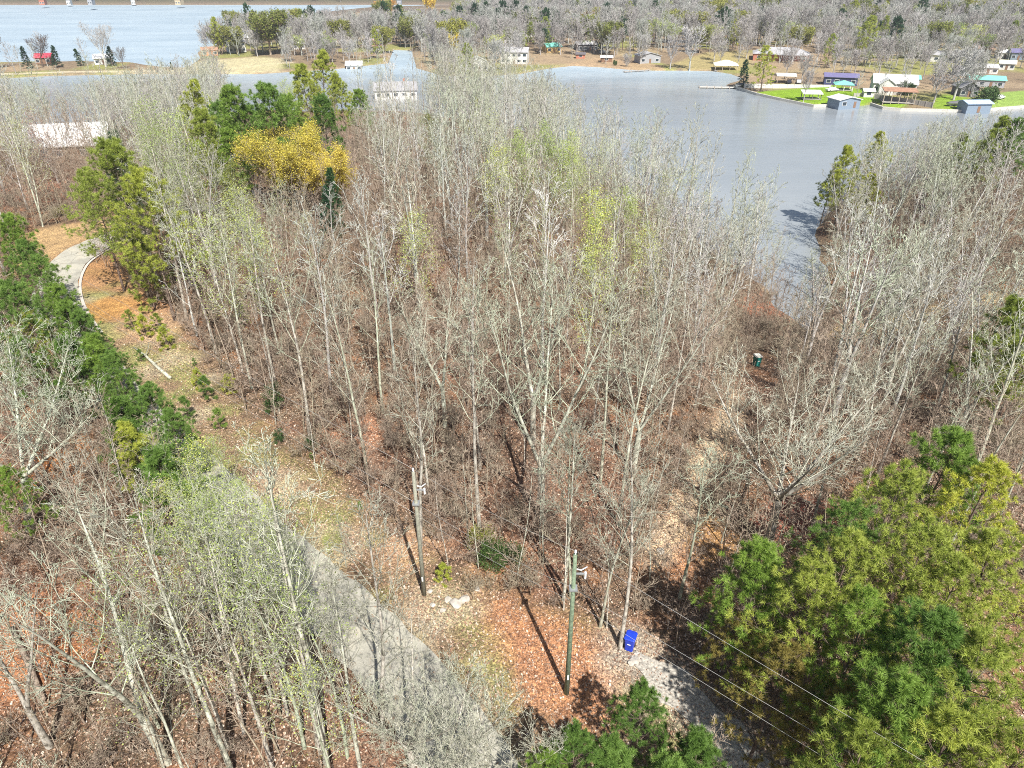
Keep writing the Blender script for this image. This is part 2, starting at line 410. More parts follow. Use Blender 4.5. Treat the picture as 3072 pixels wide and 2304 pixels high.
cr = ramp(nt, vc.outputs['Distance'], [(0, (.45,.44,.43)), (.018, (1,1,1))])
nl = noise(nt, 2.6, 5, .75); lv = ramp(nt, nl.outputs['Fac'], [(.60, (0,0,0)), (.66, (1,1,1))])
cc = mixc(nt, 1, mixc(nt, 1, r1.outputs[0], r2.outputs[0], 'MULTIPLY'), cr.outputs[0], 'MULTIPLY')
nt.links.new(mixc(nt, lv.outputs[0], cc, (.27,.17,.10)), b.inputs['Base Color']); b.inputs['Roughness'].default_value = .9
tag(drape('road', ROADL, lambda x, y: 2.1 + .45 * sstep(55, 72, y), m, .09, wob=.35), kind='structure')
kerbm = plain('pale kerb concrete', (.50,.45,.40), .9, 6, .2)
def offset_line(line, off):
    d = np.gradient(line, axis=0); L = np.hypot(d[:,0], d[:,1])[:, None]; n = np.stack([-d[:,1], d[:,0]], 1) / L
    return line + n * off
i0 = np.argmin(np.hypot(*(ROADL - gpoly([(215,960)])[0]).T)); i1 = np.argmin(np.hypot(*(ROADL - gpoly([(430,680)])[0]).T))
tag(drape('kerb', offset_line(ROADL, -2.72)[i0-3:i1], .16, kerbm, .14, 2), kind='structure')
gravm = plain('pale gravel', (.36,.335,.29), .95, 7, .6, bump=.6)
tag(drape('gravel_driveway', DRIVEL, lambda x, y: .12 + 1.05 * sstep(0, 3.2, np.hypot(x - DRIVEL[-1][0], y - DRIVEL[-1][1])), gravm, .06, 8, .35, .9), kind='structure')

# ------------------------------------------------------------------ tree builders
def ring_tubes(tubes, k):
    V = []; Fq = []; n0 = 0
    for pts, rad in tubes:
        p = np.array(pts, float); r = np.array(rad, float); n = len(p)
        d = np.gradient(p, axis=0); d /= np.linalg.norm(d, axis=1)[:, None] + 1e-9
        ref = np.array([1., 0, 0]) if abs(d[0][0]) < .7 else np.array([0, 1., 0])
        u = ref - d * (d @ ref)[:, None]; u /= np.linalg.norm(u, axis=1)[:, None] + 1e-9
        v = np.cross(d, u)
        a = np.arange(k) * 2 * np.pi / k
        ring = p[:, None] + r[:, None, None] * (u[:, None] * np.cos(a)[None, :, None] + v[:, None] * np.sin(a)[None, :, None])
        V.append(ring.reshape(-1, 3))
        i = np.arange(n - 1)[:, None] * k; j = np.arange(k)[None]; j2 = (j + 1) % k
        Fq.append(np.stack([i + j, i + j2, i + k + j2, i + k + j], -1).reshape(-1, 4) + n0); n0 += n * k
    return np.concatenate(V), np.concatenate(Fq)
def seg_prisms(S, k=3):
    S = np.array(S, float); p0, p1, r0, r1 = S[:, 0:3], S[:, 3:6], S[:, 6], S[:, 7]
    d = p1 - p0; d /= np.linalg.norm(d, axis=1)[:, None] + 1e-9
    ref = np.where((np.abs(d[:, 0]) < .7)[:, None], np.array([[1., 0, 0]]), np.array([[0, 1., 0]]))
    u = np.cross(d, ref); u /= np.linalg.norm(u, axis=1)[:, None] + 1e-9; v = np.cross(d, u)
    a = np.arange(k) * 2 * np.pi / k
    o = u[:, None] * np.cos(a)[None, :, None] + v[:, None] * np.sin(a)[None, :, None]
    V = np.stack([p0[:, None] + o * r0[:, None, None], p1[:, None] + o * r1[:, None, None]], 1).reshape(-1, 3)
    i = np.arange(len(S))[:, None] * 2 * k; j = np.arange(k)[None]; j2 = (j + 1) % k
    return V, np.stack([i + j, i + j2, i + k + j2, i + k + j], -1).reshape(-1, 4)
def rdir(rng, d, ang):
    """a direction leaning by ang off d, at a random azimuth"""
    a = Vector((rng.gauss(0, 1), rng.gauss(0, 1), rng.gauss(0, 1))); a = (a - d * a.dot(d))
    if a.length < 1e-6: a = Vector((1, 0, 0))
    a.normalize(); return (d * math.cos(ang) + a * math.sin(ang)).normalized()
UP = Vector((0, 0, 1))
class Grower:
    def __init__(s, seed, spec):
        s.rng = random.Random(seed); s.sp = spec; s.trunk = []; s.limbs = []; s.twigs = []; s.tips = []
    def grow(s, p, d, L, r, lv, rend=None):
        sp = s.sp; rng = s.rng; n = sp['n'][lv]; step = L / n
        rmin = sp['rmin']; rend = rend if rend is not None else max(r * sp['tip'][lv], rmin * .6)
        pts = [p.copy()]; rad = [r]; dirs = [d.copy()]
        for i in range(n):
            w = sp['wob'][lv]
            d = (d + Vector((rng.uniform(-w, w), rng.uniform(-w, w), rng.uniform(-w, w))) + UP * sp['up'][lv]).normalized()
            p = p + d * step; pts.append(p.copy()); rad.append(r + (rend - r) * ((i + 1) / n) ** .9); dirs.append(d.copy())
        if lv == 0: s.trunk.append((pts, rad))
        elif lv <= sp['tubelv']: s.limbs.append((pts, rad))
        else:
            for a, b_, ra, rb in zip(pts, pts[1:], rad, rad[1:]): s.twigs.append((*a, *b_, max(ra, rmin), max(rb, rmin * .75)))
        if lv == len(sp['n']) - 1: s.tips.append(p); return
        nc = sp['kids'][lv]; t0 = sp['t0'][lv]
        nc = max(1, int(nc * rng.uniform(.8, 1.2)))
        for c in range(nc):
            t = t0 + (1 - t0) * ((c + rng.random()) / nc)
            f = t * n; i = min(int(f), n - 1); q = pts[i].lerp(pts[i + 1], f - i)
            rr = rad[i] + (rad[i + 1] - rad[i]) * (f - i)
            a0, a1 = sp['ang'][lv]; dd = rdir(rng, dirs[i + 1], R(rng.uniform(a0, a1)))
            if lv == 0:
                az = c * 2.4 + rng.uniform(-.5, .5); an = R(a1 + (a0 - a1) * t)
                dd = (Vector((math.cos(az), math.sin(az), 0)) * math.sin(an) + UP * math.cos(an)).normalized()
            if lv >= 1 and dd.z < -.15: dd.z *= -.5; dd.normalize()
            prof = sp.get('prof'); pl = prof(t) if (lv == 0 and prof) else (1 - .55 * t)
            LL = L * sp['len'][lv] * pl * rng.uniform(.7, 1.25) if lv else sp['H'] * sp['len'][0] * pl * rng.uniform(.75, 1.25)
            s.grow(q, dd, LL, max(min(rr * sp['rk'][lv], rr * .8), rmin), lv + 1)
        if lv and lv <= sp['tubelv']: s.tips.append(pts[-1])
def tubes_mesh(name, tubes, k, mat):
    V, Fq = ring_tubes(tubes, k); return mesh_np(name, V, Fq, mat, smooth=True)
def crown_mesh(name, limbs, twigs, mat, k=5):
    Vs = []; Fs = []; n = 0
    if limbs: V, Fq = ring_tubes(limbs, k); Vs.append(V); Fs.append(Fq); n = len(V)
    if twigs: V, Fq = seg_prisms(twigs); Vs.append(V); Fs.append(Fq + n)
    return mesh_np(name, np.concatenate(Vs), np.concatenate(Fs), mat, smooth=True)
def leaf_quads(P, size, rng, per=1, jit=.1, aspect=.6):
    P = np.repeat(np.asarray(P, float), per, 0); n = len(P)
    P = P + rng.normal(0, jit, (n, 3))
    a = rng.normal(0, 1, (n, 3)); a /= np.linalg.norm(a, axis=1)[:, None]
    c = rng.normal(0, 1, (n, 3)); b = np.cross(a, c); b /= np.linalg.norm(b, axis=1)[:, None]
    s = size * rng.uniform(.6, 1.4, (n, 1))
    V = np.stack([P - a * s, P - b * s * aspect, P + a * s, P + b * s * aspect], 1).reshape(-1, 3)
    return V, np.arange(n * 4).reshape(-1, 4)

def spec_forest(H, r, rmin, dense=1.0, clear=.42, spread=.16, far=False):
    return dict(H=H, n=[9, 5, 3, 2, 1] if not far else [5, 3, 2, 1], wob=[.045, .16, .2, .28, .3], up=[.02, .13, .05, .03, 0], tip=[.16, .3, .4, .5, .7], rmin=rmin, tubelv=1,
                kids=[int(17 * dense), int(6 * dense), 4, 2] if not far else [int(18 * dense), 7, 4], t0=[clear, .22, .2, .2], ang=[(22, 62), (28, 55), (28, 60), (25, 60)],
                len=[spread, .48, .56, .6], rk=[.36, .42, .5, .6], prof=lambda t: .55 + .75 * math.sin(math.pi * min(1, (t - clear) / (1 - clear) * .8 + .2)))
def spec_sapling(H, r, rmin):
    return dict(H=H, n=[7, 3, 2, 1], wob=[.08, .2, .25, .3], up=[.03, .10, .04, 0], tip=[.25, .35, .5, .7], rmin=rmin, tubelv=0,
                kids=[17, 6, 3], t0=[.15, .15, .2], ang=[(30, 70), (30, 60), (30, 60)], len=[.24, .5, .55], rk=[.5, .6, .7])
def make_tree(name, seed, spec, r, mat, leaves=None, forks=0, lean=0):
    """an Empty with trunk, crown and (if any) foliage children; origin at the foot of the trunk"""
    g = Grower(seed, spec); rng = g.rng
    H = spec['H']
    if not forks:
        g.grow(Vector((0, 0, -.3)), (UP + Vector((lean, 0, 0))).normalized(), H, r, 0)
    else:
        fh = H * rng.uniform(.16, .30) if forks < 9 else H * .3; nf = forks % 9 or 4
        base = [Vector((0, 0, -.3)), Vector((.04, .02, fh * .5)), Vector((lean * fh, 0, fh))]
        g.trunk.append((base, [r * 1.25, r * 1.02, r * .95]))
        for i in range(nf):
            az = i * 2 * math.pi / nf + rng.uniform(-.5, .5); an = R(rng.uniform(10, 24) if forks < 9 else rng.uniform(26, 52))
            d = Vector((math.cos(az) * math.sin(an), math.sin(az) * math.sin(an), math.cos(an)))
            g.grow(base[-1] - d * .1, d, (H - fh) * rng.uniform(.8, 1.05), r * (.72 if nf == 2 else .55), 0)
    t = empty(name, (0, 0, 0))
    link('trunk', tubes_mesh('trunk', g.trunk, 8, mat[0]), t)
    link('crown', crown_mesh('crown', g.limbs, g.twigs, mat[1]), t)
    if leaves:
        lm, size, per, jit, frac = leaves
        tips = [tp for tp in g.tips if rng.random() < frac]
        V, Fq = leaf_quads([tuple(x) for x in tips], size, np.random.default_rng(seed), per, jit)
        link('foliage', mesh_np('foliage', V, Fq, lm), t)
    return t
def needles(T, D, n, L, wdt, rng, spread=1.0):
    """tufts at points T with axis D: n thin blades each"""
    T = np.repeat(np.asarray(T, float), n, 0); D = np.repeat(np.asarray(D, float), n, 0); m_ = len(T)
    q = rng.normal(0, 1, (m_, 3)); q /= np.linalg.norm(q, axis=1)[:, None]
    d = D * .75 + q * spread; d[:, 2] += .12; d /= np.linalg.norm(d, axis=1)[:, None]
    c = np.cross(d, rng.normal(0, 1, (m_, 3))); c /= np.linalg.norm(c, axis=1)[:, None]
    l = L * rng.uniform(.6, 1.15, (m_, 1)); ww = wdt
    o = T - D * rng.uniform(0, .5, (m_, 1)) * L
    V = np.stack([o - c * ww, o + c * ww, o + d * l], 1).reshape(-1, 3)
    return V, np.arange(m_ * 3).reshape(-1, 3)
def make_pine(name, seed, H, r, needle, clear=.3, width=.2, limbs=46, nn=34, L=.24, wdt=.007, sub=6, barkm=None, conic=.6, tufts=3):
    rng = random.Random(seed); nr = np.random.default_rng(seed)
    tr = []; p = Vector((0, 0, -.3)); d = UP.copy(); pts = [p.copy()]; n = 9
    for i in range(n):
        d = (d + Vector((rng.uniform(-.04, .04), rng.uniform(-.04, .04), .05))).normalized(); p = p + d * H / n; pts.append(p.copy())
    rad = [r * (1 - .88 * i / n) for i in range(n + 1)]
    lim = []; twg = []; T = []; D = []
    for c in range(limbs):
        t = clear + (1 - clear) * ((c + rng.random()) / limbs) ** .9
        f = t * n; i = min(int(f), n - 1); q = pts[i].lerp(pts[i + 1], f - i)
        u = (t - clear) / (1 - clear)
        wl_ = H * width * (math.sin(math.pi * min(1, u * conic + (1 - conic) * .95)) ** .7 + .12) * rng.uniform(.7, 1.2)
        az = c * 2.39996 + rng.uniform(-.3, .3); an = R(88 - 52 * u + rng.uniform(-8, 8))
        dd = Vector((math.cos(az) * math.sin(an), math.sin(az) * math.sin(an), math.cos(an)))
        bp_ = [q.copy()]; ns = 4
        for k in range(ns):
            dd = (dd + Vector((rng.uniform(-.13, .13), rng.uniform(-.13, .13), .10 + rng.uniform(-.08, .08)))).normalized()
            bp_.append(bp_[-1] + dd * wl_ / ns)
        r0 = max(r * .26 * (1 - .6 * t), .014); lim.append((bp_, [r0, r0 * .8, r0 * .6, r0 * .45, r0 * .3]))
        T.append(bp_[-1]); D.append(dd)
        for k in range(sub):
            tt = .35 + .65 * (k + rng.random()) / sub; f2 = tt * ns; j = min(int(f2), ns - 1); q2 = bp_[j].lerp(bp_[j + 1], f2 - j)
            ax = (bp_[j + 1] - bp_[j]).normalized(); d2 = rdir(rng, ax, R(rng.uniform(30, 65))); d2.z = abs(d2.z) * .6 + .15; d2.normalize()
            l2 = wl_ * rng.uniform(.18, .4) * (1.3 - tt * .6); e = q2 + d2 * l2
            twg.append((*q2, *e, r0 * .4, r0 * .22)); T.append(e); D.append(d2)
            for _ in range(tufts - 1):
                d3 = rdir(rng, d2, R(rng.uniform(20, 60))); e3 = q2.lerp(e, rng.uniform(.4, .9)) + d3 * l2 * .45
                twg.append((*q2.lerp(e, .5), *e3, r0 * .25, r0 * .15)); T.append(e3); D.append(d3)
    T.append(pts[-1]); D.append(UP)
    bm_ = barkm or BARK['dark']
    t = empty(name, (0, 0, 0))
    link('trunk', tubes_mesh('trunk', [(pts, rad)], 8, bm_), t)
    link('limbs', crown_mesh('limbs', lim, twg, bm_, 4), t)
    V, Fq = needles([tuple(x) for x in T], [tuple(x) for x in D], nn, L, wdt, nr)
    link('needles', mesh_np('needles', V, Fq, needle, tri=True), t)
    return t
def make_bush(name, seed, h, w_, leaf, size, nl, stems=9, bark_=None, cone=False):
    rng = random.Random(seed); nr = np.random.default_rng(seed); st = []; P_ = []
    for i in range(stems):
        az = rng.uniform(0, 6.28); an = rng.uniform(.1, 1.0) * (.45 if cone else 1); L = h * rng.uniform(.7, 1.05)
        e = Vector((math.cos(az) * math.sin(an) * w_ * .5, math.sin(az) * math.sin(an) * w_ * .5, L * math.cos(an * .75)))
        mid = e * .5 + Vector((rng.uniform(-.1, .1), rng.uniform(-.1, .1), .1)) * h
        st.append(([Vector((0, 0, -.15)), mid, e], [.03, .02, .008]))
    # leaf clumps on stems: uneven, with gaps
    clumps = []
    for _ in range(int(16 + 10 * w_)):
        az = rng.uniform(0, 6.28); z = rng.uniform(.1, 1) * h
        rr = w_ * .5 * (1 - z / h * .95 if cone else math.sqrt(max(0, 1 - (z / h * 1.5 - .6) ** 2 * .6))) * rng.uniform(.45, 1)
        clumps.append((math.cos(az) * rr, math.sin(az) * rr, z))
    C = np.array(clumps); k = nr.integers(0, len(C), nl)
    P_ = C[k] + nr.normal(0, w_ * .085, (nl, 3)); P_[:, 2] = np.abs(P_[:, 2]) + .03
    t = empty(name, (0, 0, 0))
    link('stems', tubes_mesh('stems', st, 5, bark_ or BARK['brown']), t)
    V, Fq = leaf_quads(P_, size, nr, 1, .01)
    link('foliage', mesh_np('foliage', V, Fq, leaf), t)
    return t

# ------------------------------------------------------------------ tree kinds, each mesh built once on first use
BK = BARK
def FT(seed, H, r, rmin, m, **k):
    forks = k.pop('forks', 0); leaves = k.pop('leaves', None); nm = k.pop('nm', 'bare_tree')
    mm = (BK[m[0]], BK[m[1]])
    return lambda: make_tree(nm, seed, spec_forest(H, r, rmin, **k), r, mm, leaves, forks)
FACT = {}
for i in range(4): FACT['n_pale%d' % i] = FT(100 + i, 19, .17, .0135, ('pale', 'green'), clear=.40 + .05 * (i % 3), spread=.17)
for i in range(4): FACT['n_grey%d' % i] = FT(120 + i, 18, .16, .0135, ('green', 'green'), clear=.36 + .06 * (i % 3), spread=.20)
for i in range(4): FACT['n_brown%d' % i] = FT(130 + i, 17, .15, .0125, ('pale', 'brown'), clear=.34 + .06 * (i % 3), spread=.19)
for i in range(3): FACT['n_fork%d' % i] = FT(140 + i, 18, .24, .0135, ('pale', 'green'), forks=2 + i % 2, clear=.2, dense=.9, spread=.20)
for i in range(5): FACT['m_pale%d' % i] = FT(160 + i, 18, .17, .021, ('pale', 'green'), clear=.32 + .05 * i, dense=.75, spread=.20)
for i in range(6): FACT['m_grey%d' % i] = FT(180 + i, 17, .18, .023, ('grey', 'grey'), clear=.22 + .05 * i, dense=.78, spread=.23)
for i in range(4): FACT['m_brown%d' % i] = FT(200 + i, 14, .12, .020, ('brown', 'brown'), clear=.28, dense=.75, spread=.22)
for i in range(3): FACT['m_fork%d' % i] = FT(220 + i, 17, .26, .025, ('grey', 'green'), forks=2 + i, clear=.15, dense=.72, spread=.22)
for i in range(4): FACT['f_grey%d' % i] = FT(240 + i, 18, .25, .055, ('far', 'far'), clear=.22, spread=.26, far=True)
for i in range(3): FACT['f_fork%d' % i] = FT(250 + i, 17, .33, .065, ('far', 'far'), forks=3, clear=.1, spread=.26, far=True)
FACT['spread0'] = FT(300, 15, .30, .013, ('pale', 'green'), forks=9 + 5, clear=.15, dense=.9, spread=.25)
FACT['spread1'] = FT(302, 14, .26, .0135, ('pale', 'green'), forks=9 + 4, clear=.15, dense=1.0, spread=.25)
FACT['spread2'] = FT(303, 15, .28, .022, ('grey', 'grey'), forks=9 + 4, clear=.15, dense=1.0, spread=.25)
FACT['spread_dark'] = FT(304, 15, .28, .03, ('dark', 'dark'), forks=9 + 4, clear=.15, dense=1.0, spread=.25)
bud = 'budding_tree'
FACT['bud_near0'] = FT(320, 17, .15, .011, ('pale', 'green'), clear=.35, spread=.2, leaves=(LEAF['lime'], .055, 3, .15, .5), nm=bud)
FACT['bud_near1'] = FT(321, 16, .14, .011, ('green', 'green'), clear=.3, spread=.22, leaves=(LEAF['lime'], .055, 4, .15, .6), nm=bud)
FACT['bud_leafy'] = FT(329, 9, .08, .011, ('green', 'green'), clear=.12, spread=.26, leaves=(LEAF['lime'], .05, 6, .22, .9), nm=bud)
FACT['bud_mid0'] = FT(322, 16, .15, .018, ('pale', 'green'), clear=.3, spread=.24, leaves=(LEAF['lime'], .07, 7, .38, .85), nm=bud)
FACT['bud_mid1'] = FT(323, 15, .15, .018, ('green', 'green'), clear=.25, spread=.26, leaves=(LEAF['lime'], .085, 13, .42, .95), nm=bud)
FACT['bud_soft0'] = FT(326, 17, .15, .019, ('green', 'green'), clear=.3, spread=.22, dense=.85, leaves=(LEAF['lime'], .05, 4, .35, .8), nm=bud)
FACT['bud_soft1'] = FT(327, 16, .15, .019, ('pale', 'green'), clear=.35, spread=.23, dense=.85, leaves=(LEAF['lime'], .055, 4, .35, .8), nm=bud)
FACT['bud_olive'] = FT(324, 16, .15, .018, ('green', 'green'), clear=.2, spread=.24, leaves=(LEAF['olive'], .09, 10, .35, .9), nm=bud)
FACT['yellow_big'] = FT(330, 15, .34, .02, ('brown', 'brown'), forks=9 + 6, clear=.12, dense=1.1, spread=.27, leaves=(LEAF['yellow'], .10, 11, .35, .95), nm='yellow_tree')
FACT['yellow_far'] = FT(331, 16, .34, .05, ('brown', 'brown'), forks=9 + 4, clear=.05, dense=1.2, spread=.3, far=True, leaves=(LEAF['yellow'], .34, 3, .45, 1), nm='yellow_tree')
FACT['olive_far'] = FT(332, 17, .34, .05, ('brown', 'brown'), forks=9 + 4, clear=.03, dense=1.3, spread=.3, far=True, leaves=(LEAF['olive'], .36, 4, .5, 1), nm='budding_tree')
FACT['orange_far'] = FT(333, 15, .3, .05, ('brown', 'brown'), forks=9 + 4, clear=.1, dense=1.2, spread=.28, far=True, leaves=(LEAF['orange'], .32, 3, .45, 1), nm='budding_tree')
FACT['lime_far'] = FT(334, 14, .3, .05, ('grey', 'grey'), forks=9 + 4, clear=.1, dense=1.1, spread=.26, far=True, leaves=(LEAF['lime'], .24, 2, .4, .8), nm='budding_tree')
FACT['pink_mid'] = FT(335, 13, .2, .02, ('grey', 'grey'), forks=3, clear=.1, spread=.24, leaves=(LEAF['red'], .10, 1, .12, .9), nm='budding_tree')
for i in range(4): FACT['sap_n%d' % i] = (lambda i: lambda: make_tree('sapling', 400 + i, spec_sapling(6.5, .035, .0115), .038, (BK['brown'], BK['brown'])))(i)
for i in range(3): FACT['sap_t%d' % i] = (lambda i: lambda: make_tree('sapling', 410 + i, spec_sapling(9.5, .05, .014), .055, (BK['pale' if i == 1 else 'brown'], BK['brown'])))(i)
for i in range(3): FACT['sap_f%d' % i] = (lambda i: lambda: make_tree('sapling', 420 + i, spec_sapling(7.5, .05, .02), .06, (BK['brown'], BK['brown'])))(i)
pn = 'pine_tree'
FACT['pine_a'] = lambda: make_pine(pn, 500, 13, .17, NEEDLE['olive'], clear=.22, width=.24, limbs=46, nn=28, L=.30, wdt=.0135)
FACT['pine_b'] = lambda: make_pine(pn, 501, 12, .15, NEEDLE['green'], clear=.24, width=.22, limbs=50, nn=40, L=.32, wdt=.014)
FACT['pine_c'] = lambda: make_pine(pn, 502, 14, .18, NEEDLE['green'], clear=.28, width=.20, limbs=44, nn=28, L=.30, wdt=.0135)
FACT['pine_bronze'] = lambda: make_pine(pn, 503, 10, .12, NEEDLE['bronze'], clear=.2, width=.24, limbs=34, nn=30, L=.27, wdt=.014)
FACT['pine_small'] = lambda: make_pine(pn, 504, 6.5, .09, NEEDLE['green'], clear=.06, width=.25, limbs=40, nn=44, L=.29, wdt=.014)
FACT['pine_small2'] = lambda: make_pine(pn, 505, 6.5, .09, NEEDLE['olive'], clear=.06, width=.26, limbs=38, nn=32, L=.27, wdt=.0125)
FACT['pine_young'] = lambda: make_pine('young_pine', 506, 2.4, .035, NEEDLE['green'], clear=.08, width=.26, limbs=16, nn=44, L=.26, wdt=.009, sub=2, tufts=2)
FACT['pine_young2'] = lambda: make_pine('young_pine', 507, 2.0, .035, NEEDLE['olive'], clear=.05, width=.32, limbs=18, nn=40, L=.2, wdt=.009, sub=3, tufts=2)
FACT['pine_tall'] = lambda: make_pine(pn, 508, 20, .22, NEEDLE['olive'], clear=.34, width=.22, limbs=64, nn=30, L=.42, wdt=.02, sub=8)
FACT['pine_mid'] = lambda: make_pine(pn, 509, 19, .22, NEEDLE['green'], clear=.38, width=.20, limbs=54, nn=26, L=.5, wdt=.028, sub=7)
FACT['pine_mid2'] = lambda: make_pine(pn, 510, 17, .2, NEEDLE['olive'], clear=.25, width=.19, limbs=54, nn=24, L=.5, wdt=.028, sub=7)
FACT['pine_far'] = lambda: make_pine(pn, 511, 20, .3, NEEDLE['deep'], clear=.45, width=.2, limbs=40, nn=22, L=.8, wdt=.06, sub=5, tufts=2)
FACT['pine_far2'] = lambda: make_pine(pn, 512, 18, .3, NEEDLE['olive'], clear=.12, width=.24, limbs=46, nn=18, L=.75, wdt=.05, sub=5, tufts=2)
FACT['cedar'] = lambda: make_pine('cedar_tree', 513, 11, .18, NEEDLE['deep'], clear=.04, width=.17, limbs=60, nn=22, L=.42, wdt=.025, sub=5, tufts=2, conic=.3)
FACT['cedar_olive'] = lambda: make_pine('cedar_tree', 514, 14, .18, NEEDLE['olive'], clear=.05, width=.16, limbs=64, nn=24, L=.42, wdt=.024, sub=5, tufts=2, conic=.4)
FACT['bush_dark'] = lambda: make_bush('evergreen_bush', 600, 2.6, 2.6, LEAF['dark'], .055, 5200)
FACT['bush_oval'] = lambda: make_bush('evergreen_bush', 601, 3.0, 1.7, LEAF['dark'], .05, 5200)
FACT['bush_green'] = lambda: make_bush('leafy_bush', 602, 1.7, 2.2, LEAF['olive'], .045, 3600)
FACT['bush_lime'] = lambda: make_bush('leafy_bush', 603, 3.0, 3.6, LEAF['lime'], .036, 5000)
FACT['bush_far'] = lambda: make_bush('garden_bush', 604, 4, 5, LEAF['dark'], .22, 2200)
for i in range(5): FACT['shrub%d' % i] = (lambda i: lambda: make_tree('bare_shrub', 700 + i, dict(H=2.3, n=[4, 3, 2, 1], wob=[.16, .25, .3, .3], up=[.02, .06, .02, 0], tip=[.3, .4, .6, .7],
        rmin=.0105, tubelv=0, kids=[8, 4, 2], t0=[.1, .15, .2], ang=[(25, 70), (30, 65), (30, 60)], len=[.42, .5, .55], rk=[.6, .7, .7]), .02, (BK['brown'], BK['brown']), None, 9 + 5))(i)

PROTO = {}; USED = {}
def put(key, loc, s=1.0, rz=None, label=None, cat=None, group=None, sz=None):
    if key not in PROTO:
        PROTO[key] = FACT[key](); t = PROTO[key]
    else: t = copy_tree(PROTO[key])
    for k in ('label', 'category', 'group', 'kind'):
        if k in t: del t[k]
    t.location = loc; t.scale = (s, s, sz or s)
    tl = 0 if 'pine' in key or 'bush' in key else .045
    t.rotation_euler = (random.uniform(-tl, tl), random.uniform(-tl, tl), random.uniform(0, 6.28) if rz is None else rz)
    PLACED.append((loc[0], loc[1], key))
    return tag(t, label, cat, group)
PLACED = []
HGT = {'n_': 19, 'm_': 17.5, 'f_': 18}
def putb(key, px, py, label, cat, H=None, rz=None, group=None, wide=1.0):
    g = G(px, py); return puth(key, g, label, cat, H, rz, group, wide)
def putt(key, px, py, H, label, cat, rz=None, group=None, wide=1.0):
    return puth(key, TOP(px, py, H), label, cat, H, rz, group, wide)
def puth(key, g, label, cat, H, rz, group, wide=1.0):
    t = put(key, g, 1, rz, label, cat, group)
    if H:
        me = t.children[0].data
        if 'h' not in me: me['h'] = max(max(v.co.z for v in me.vertices), 0.1) if t.children[0].name.startswith('trunk') else max(v.co.z for v in me.vertices)
        k = H / me['h']; t.scale = (k * wide, k * wide, k)
    return t

# ---- the trees one can point to, by the foot of the trunk (or by the top where the foot is hidden)
BT, PT = 'bare tree', 'pine tree'
H = [
 ('n_pale0', 930, 1319, 20, 'tall white-barked bare tree, its foot by a small green bush at the wood edge'),
 ('n_pale1', 828, 1160, 19, 'pale trunked bare tree rising behind the oval dark green bush'),
 ('n_pale2', 757, 1165, 18, 'bare tree with mottled pale trunk left of the oval evergreen bush'),
 ('n_grey0', 1105, 1435, 19, 'slim pale leaning bare tree standing at the edge of the brown leaf litter'),
 ('n_grey1', 1150, 1240, 17, 'thin pale bare tree among the orange and pink leaf patches'),
 ('n_pale3', 1262, 1640, 18, 'white and grey bare tree directly behind the shorter far utility pole'),
 ('n_fork0', 1335, 1280, 15, 'bare tree forked low in a V of a dark and a pale trunk'),
 ('n_fork1', 1628, 1560, 21, 'largest bare tree in the middle of the wood, pale grey and deeply forked'),
 ('n_fork2', 1600, 1330, 19, 'tall bare tree just behind the largest forked tree, pale twin stems'),
 ('n_pale0', 1860, 1945, 17, 'white-barked bare tree right beside the blue bin'),
 ('n_pale2', 1690, 1800, 15, 'left one of two slim pale trunks close behind the near utility pole'),
 ('n_grey2', 1712, 1790, 14, 'right one of two slim pale trunks close behind the near utility pole'),
 ('n_grey3', 1800, 1880, 13, 'slender brown and white bare tree between near utility pole and white tree'),
 ('n_grey1', 1800, 1450, 18, 'grey bare tree with lichen patches up the slope from the blue bin'),
 ('n_fork1', 1900, 1420, 18, 'pale bare tree forking halfway, beside the sandy track in the wood'),
 ('spread0', 2300, 1640, 15, 'wide spreading bare tree with white forked limbs above the right-hand pines'),
 ('n_pale1', 2630, 1430, 15, 'grey bare tree rising just behind the upper edge of the near pines'),
 ('n_fork2', 2860, 1330, 14, 'bare forked tree at right with long pale limbs over the pine tops'),
 ('n_fork0', 2650, 1210, 16, 'dark-footed bare tree splitting into a pale fan of branches at right'),
 ('m_fork0', 2420, 1080, 17, 'bare tree standing right of the teal bin near the creek'),
 ('m_fork1', 2920, 880, 17, 'large forked bare tree by the sandy track at the right edge'),
 ('m_fork2', 2210, 880, 16, 'dark forked bare tree at the point above the creek mouth'),
 ('spread1', 1480, 2480, 9, 'pale low tree at the bottom edge between the asphalt and the clump of pines'),
 ('spread0', 1240, 2330, 9, 'pale many-limbed tree hiding the lower end of the asphalt'),
 ('n_pale2', 1080, 2300, 15, 'pale bare tree at the bottom edge over the asphalt'),
 ('m_fork0', 1990, 640, 17, 'big bare tree at the cove edge with dark upright limbs'),
 ('m_fork1', 1625, 372, 15, 'dark-stemmed bare tree at the cove shore left of the open water'),
 ('spread1', 90, 1590, 15.5, 'wide white-twigged bare tree with dark foot beside orange grass, at left'),
 ('n_pale3', 480, 900, 21, 'bare tree with two tall white trunks right of the roadside pine'),
 ('n_pale0', 560, 960, 21, 'very tall white bare tree leaning left, right of the roadside pine'),
 ('n_pale1', 650, 1060, 20, 'tall pale bare tree at the wood edge above the fallen log'),
 ('n_pale2', 980, 2290, 21, 'near birch-white tree at the bottom, left of the road, with few yellow leaves'),
 ('n_pale3', 1150, 2240, 18, 'white-trunked near tree beside the asphalt at the bottom edge'),
 ('n_fork2', 500, 2290, 17, 'near white bare tree with many stems from one fork in the lower left'),
 ('n_pale1', 700, 2330, 19, 'near pale straight bare tree in the lower left wood'),
 ('n_fork0', 150, 2240, 13, 'low forked bare tree on the bare orange ground in the lower left corner'),
 ('spread1', 1330, 2420, 9.5, 'low dense white-twigged bare tree beside the road at the bottom'),
]
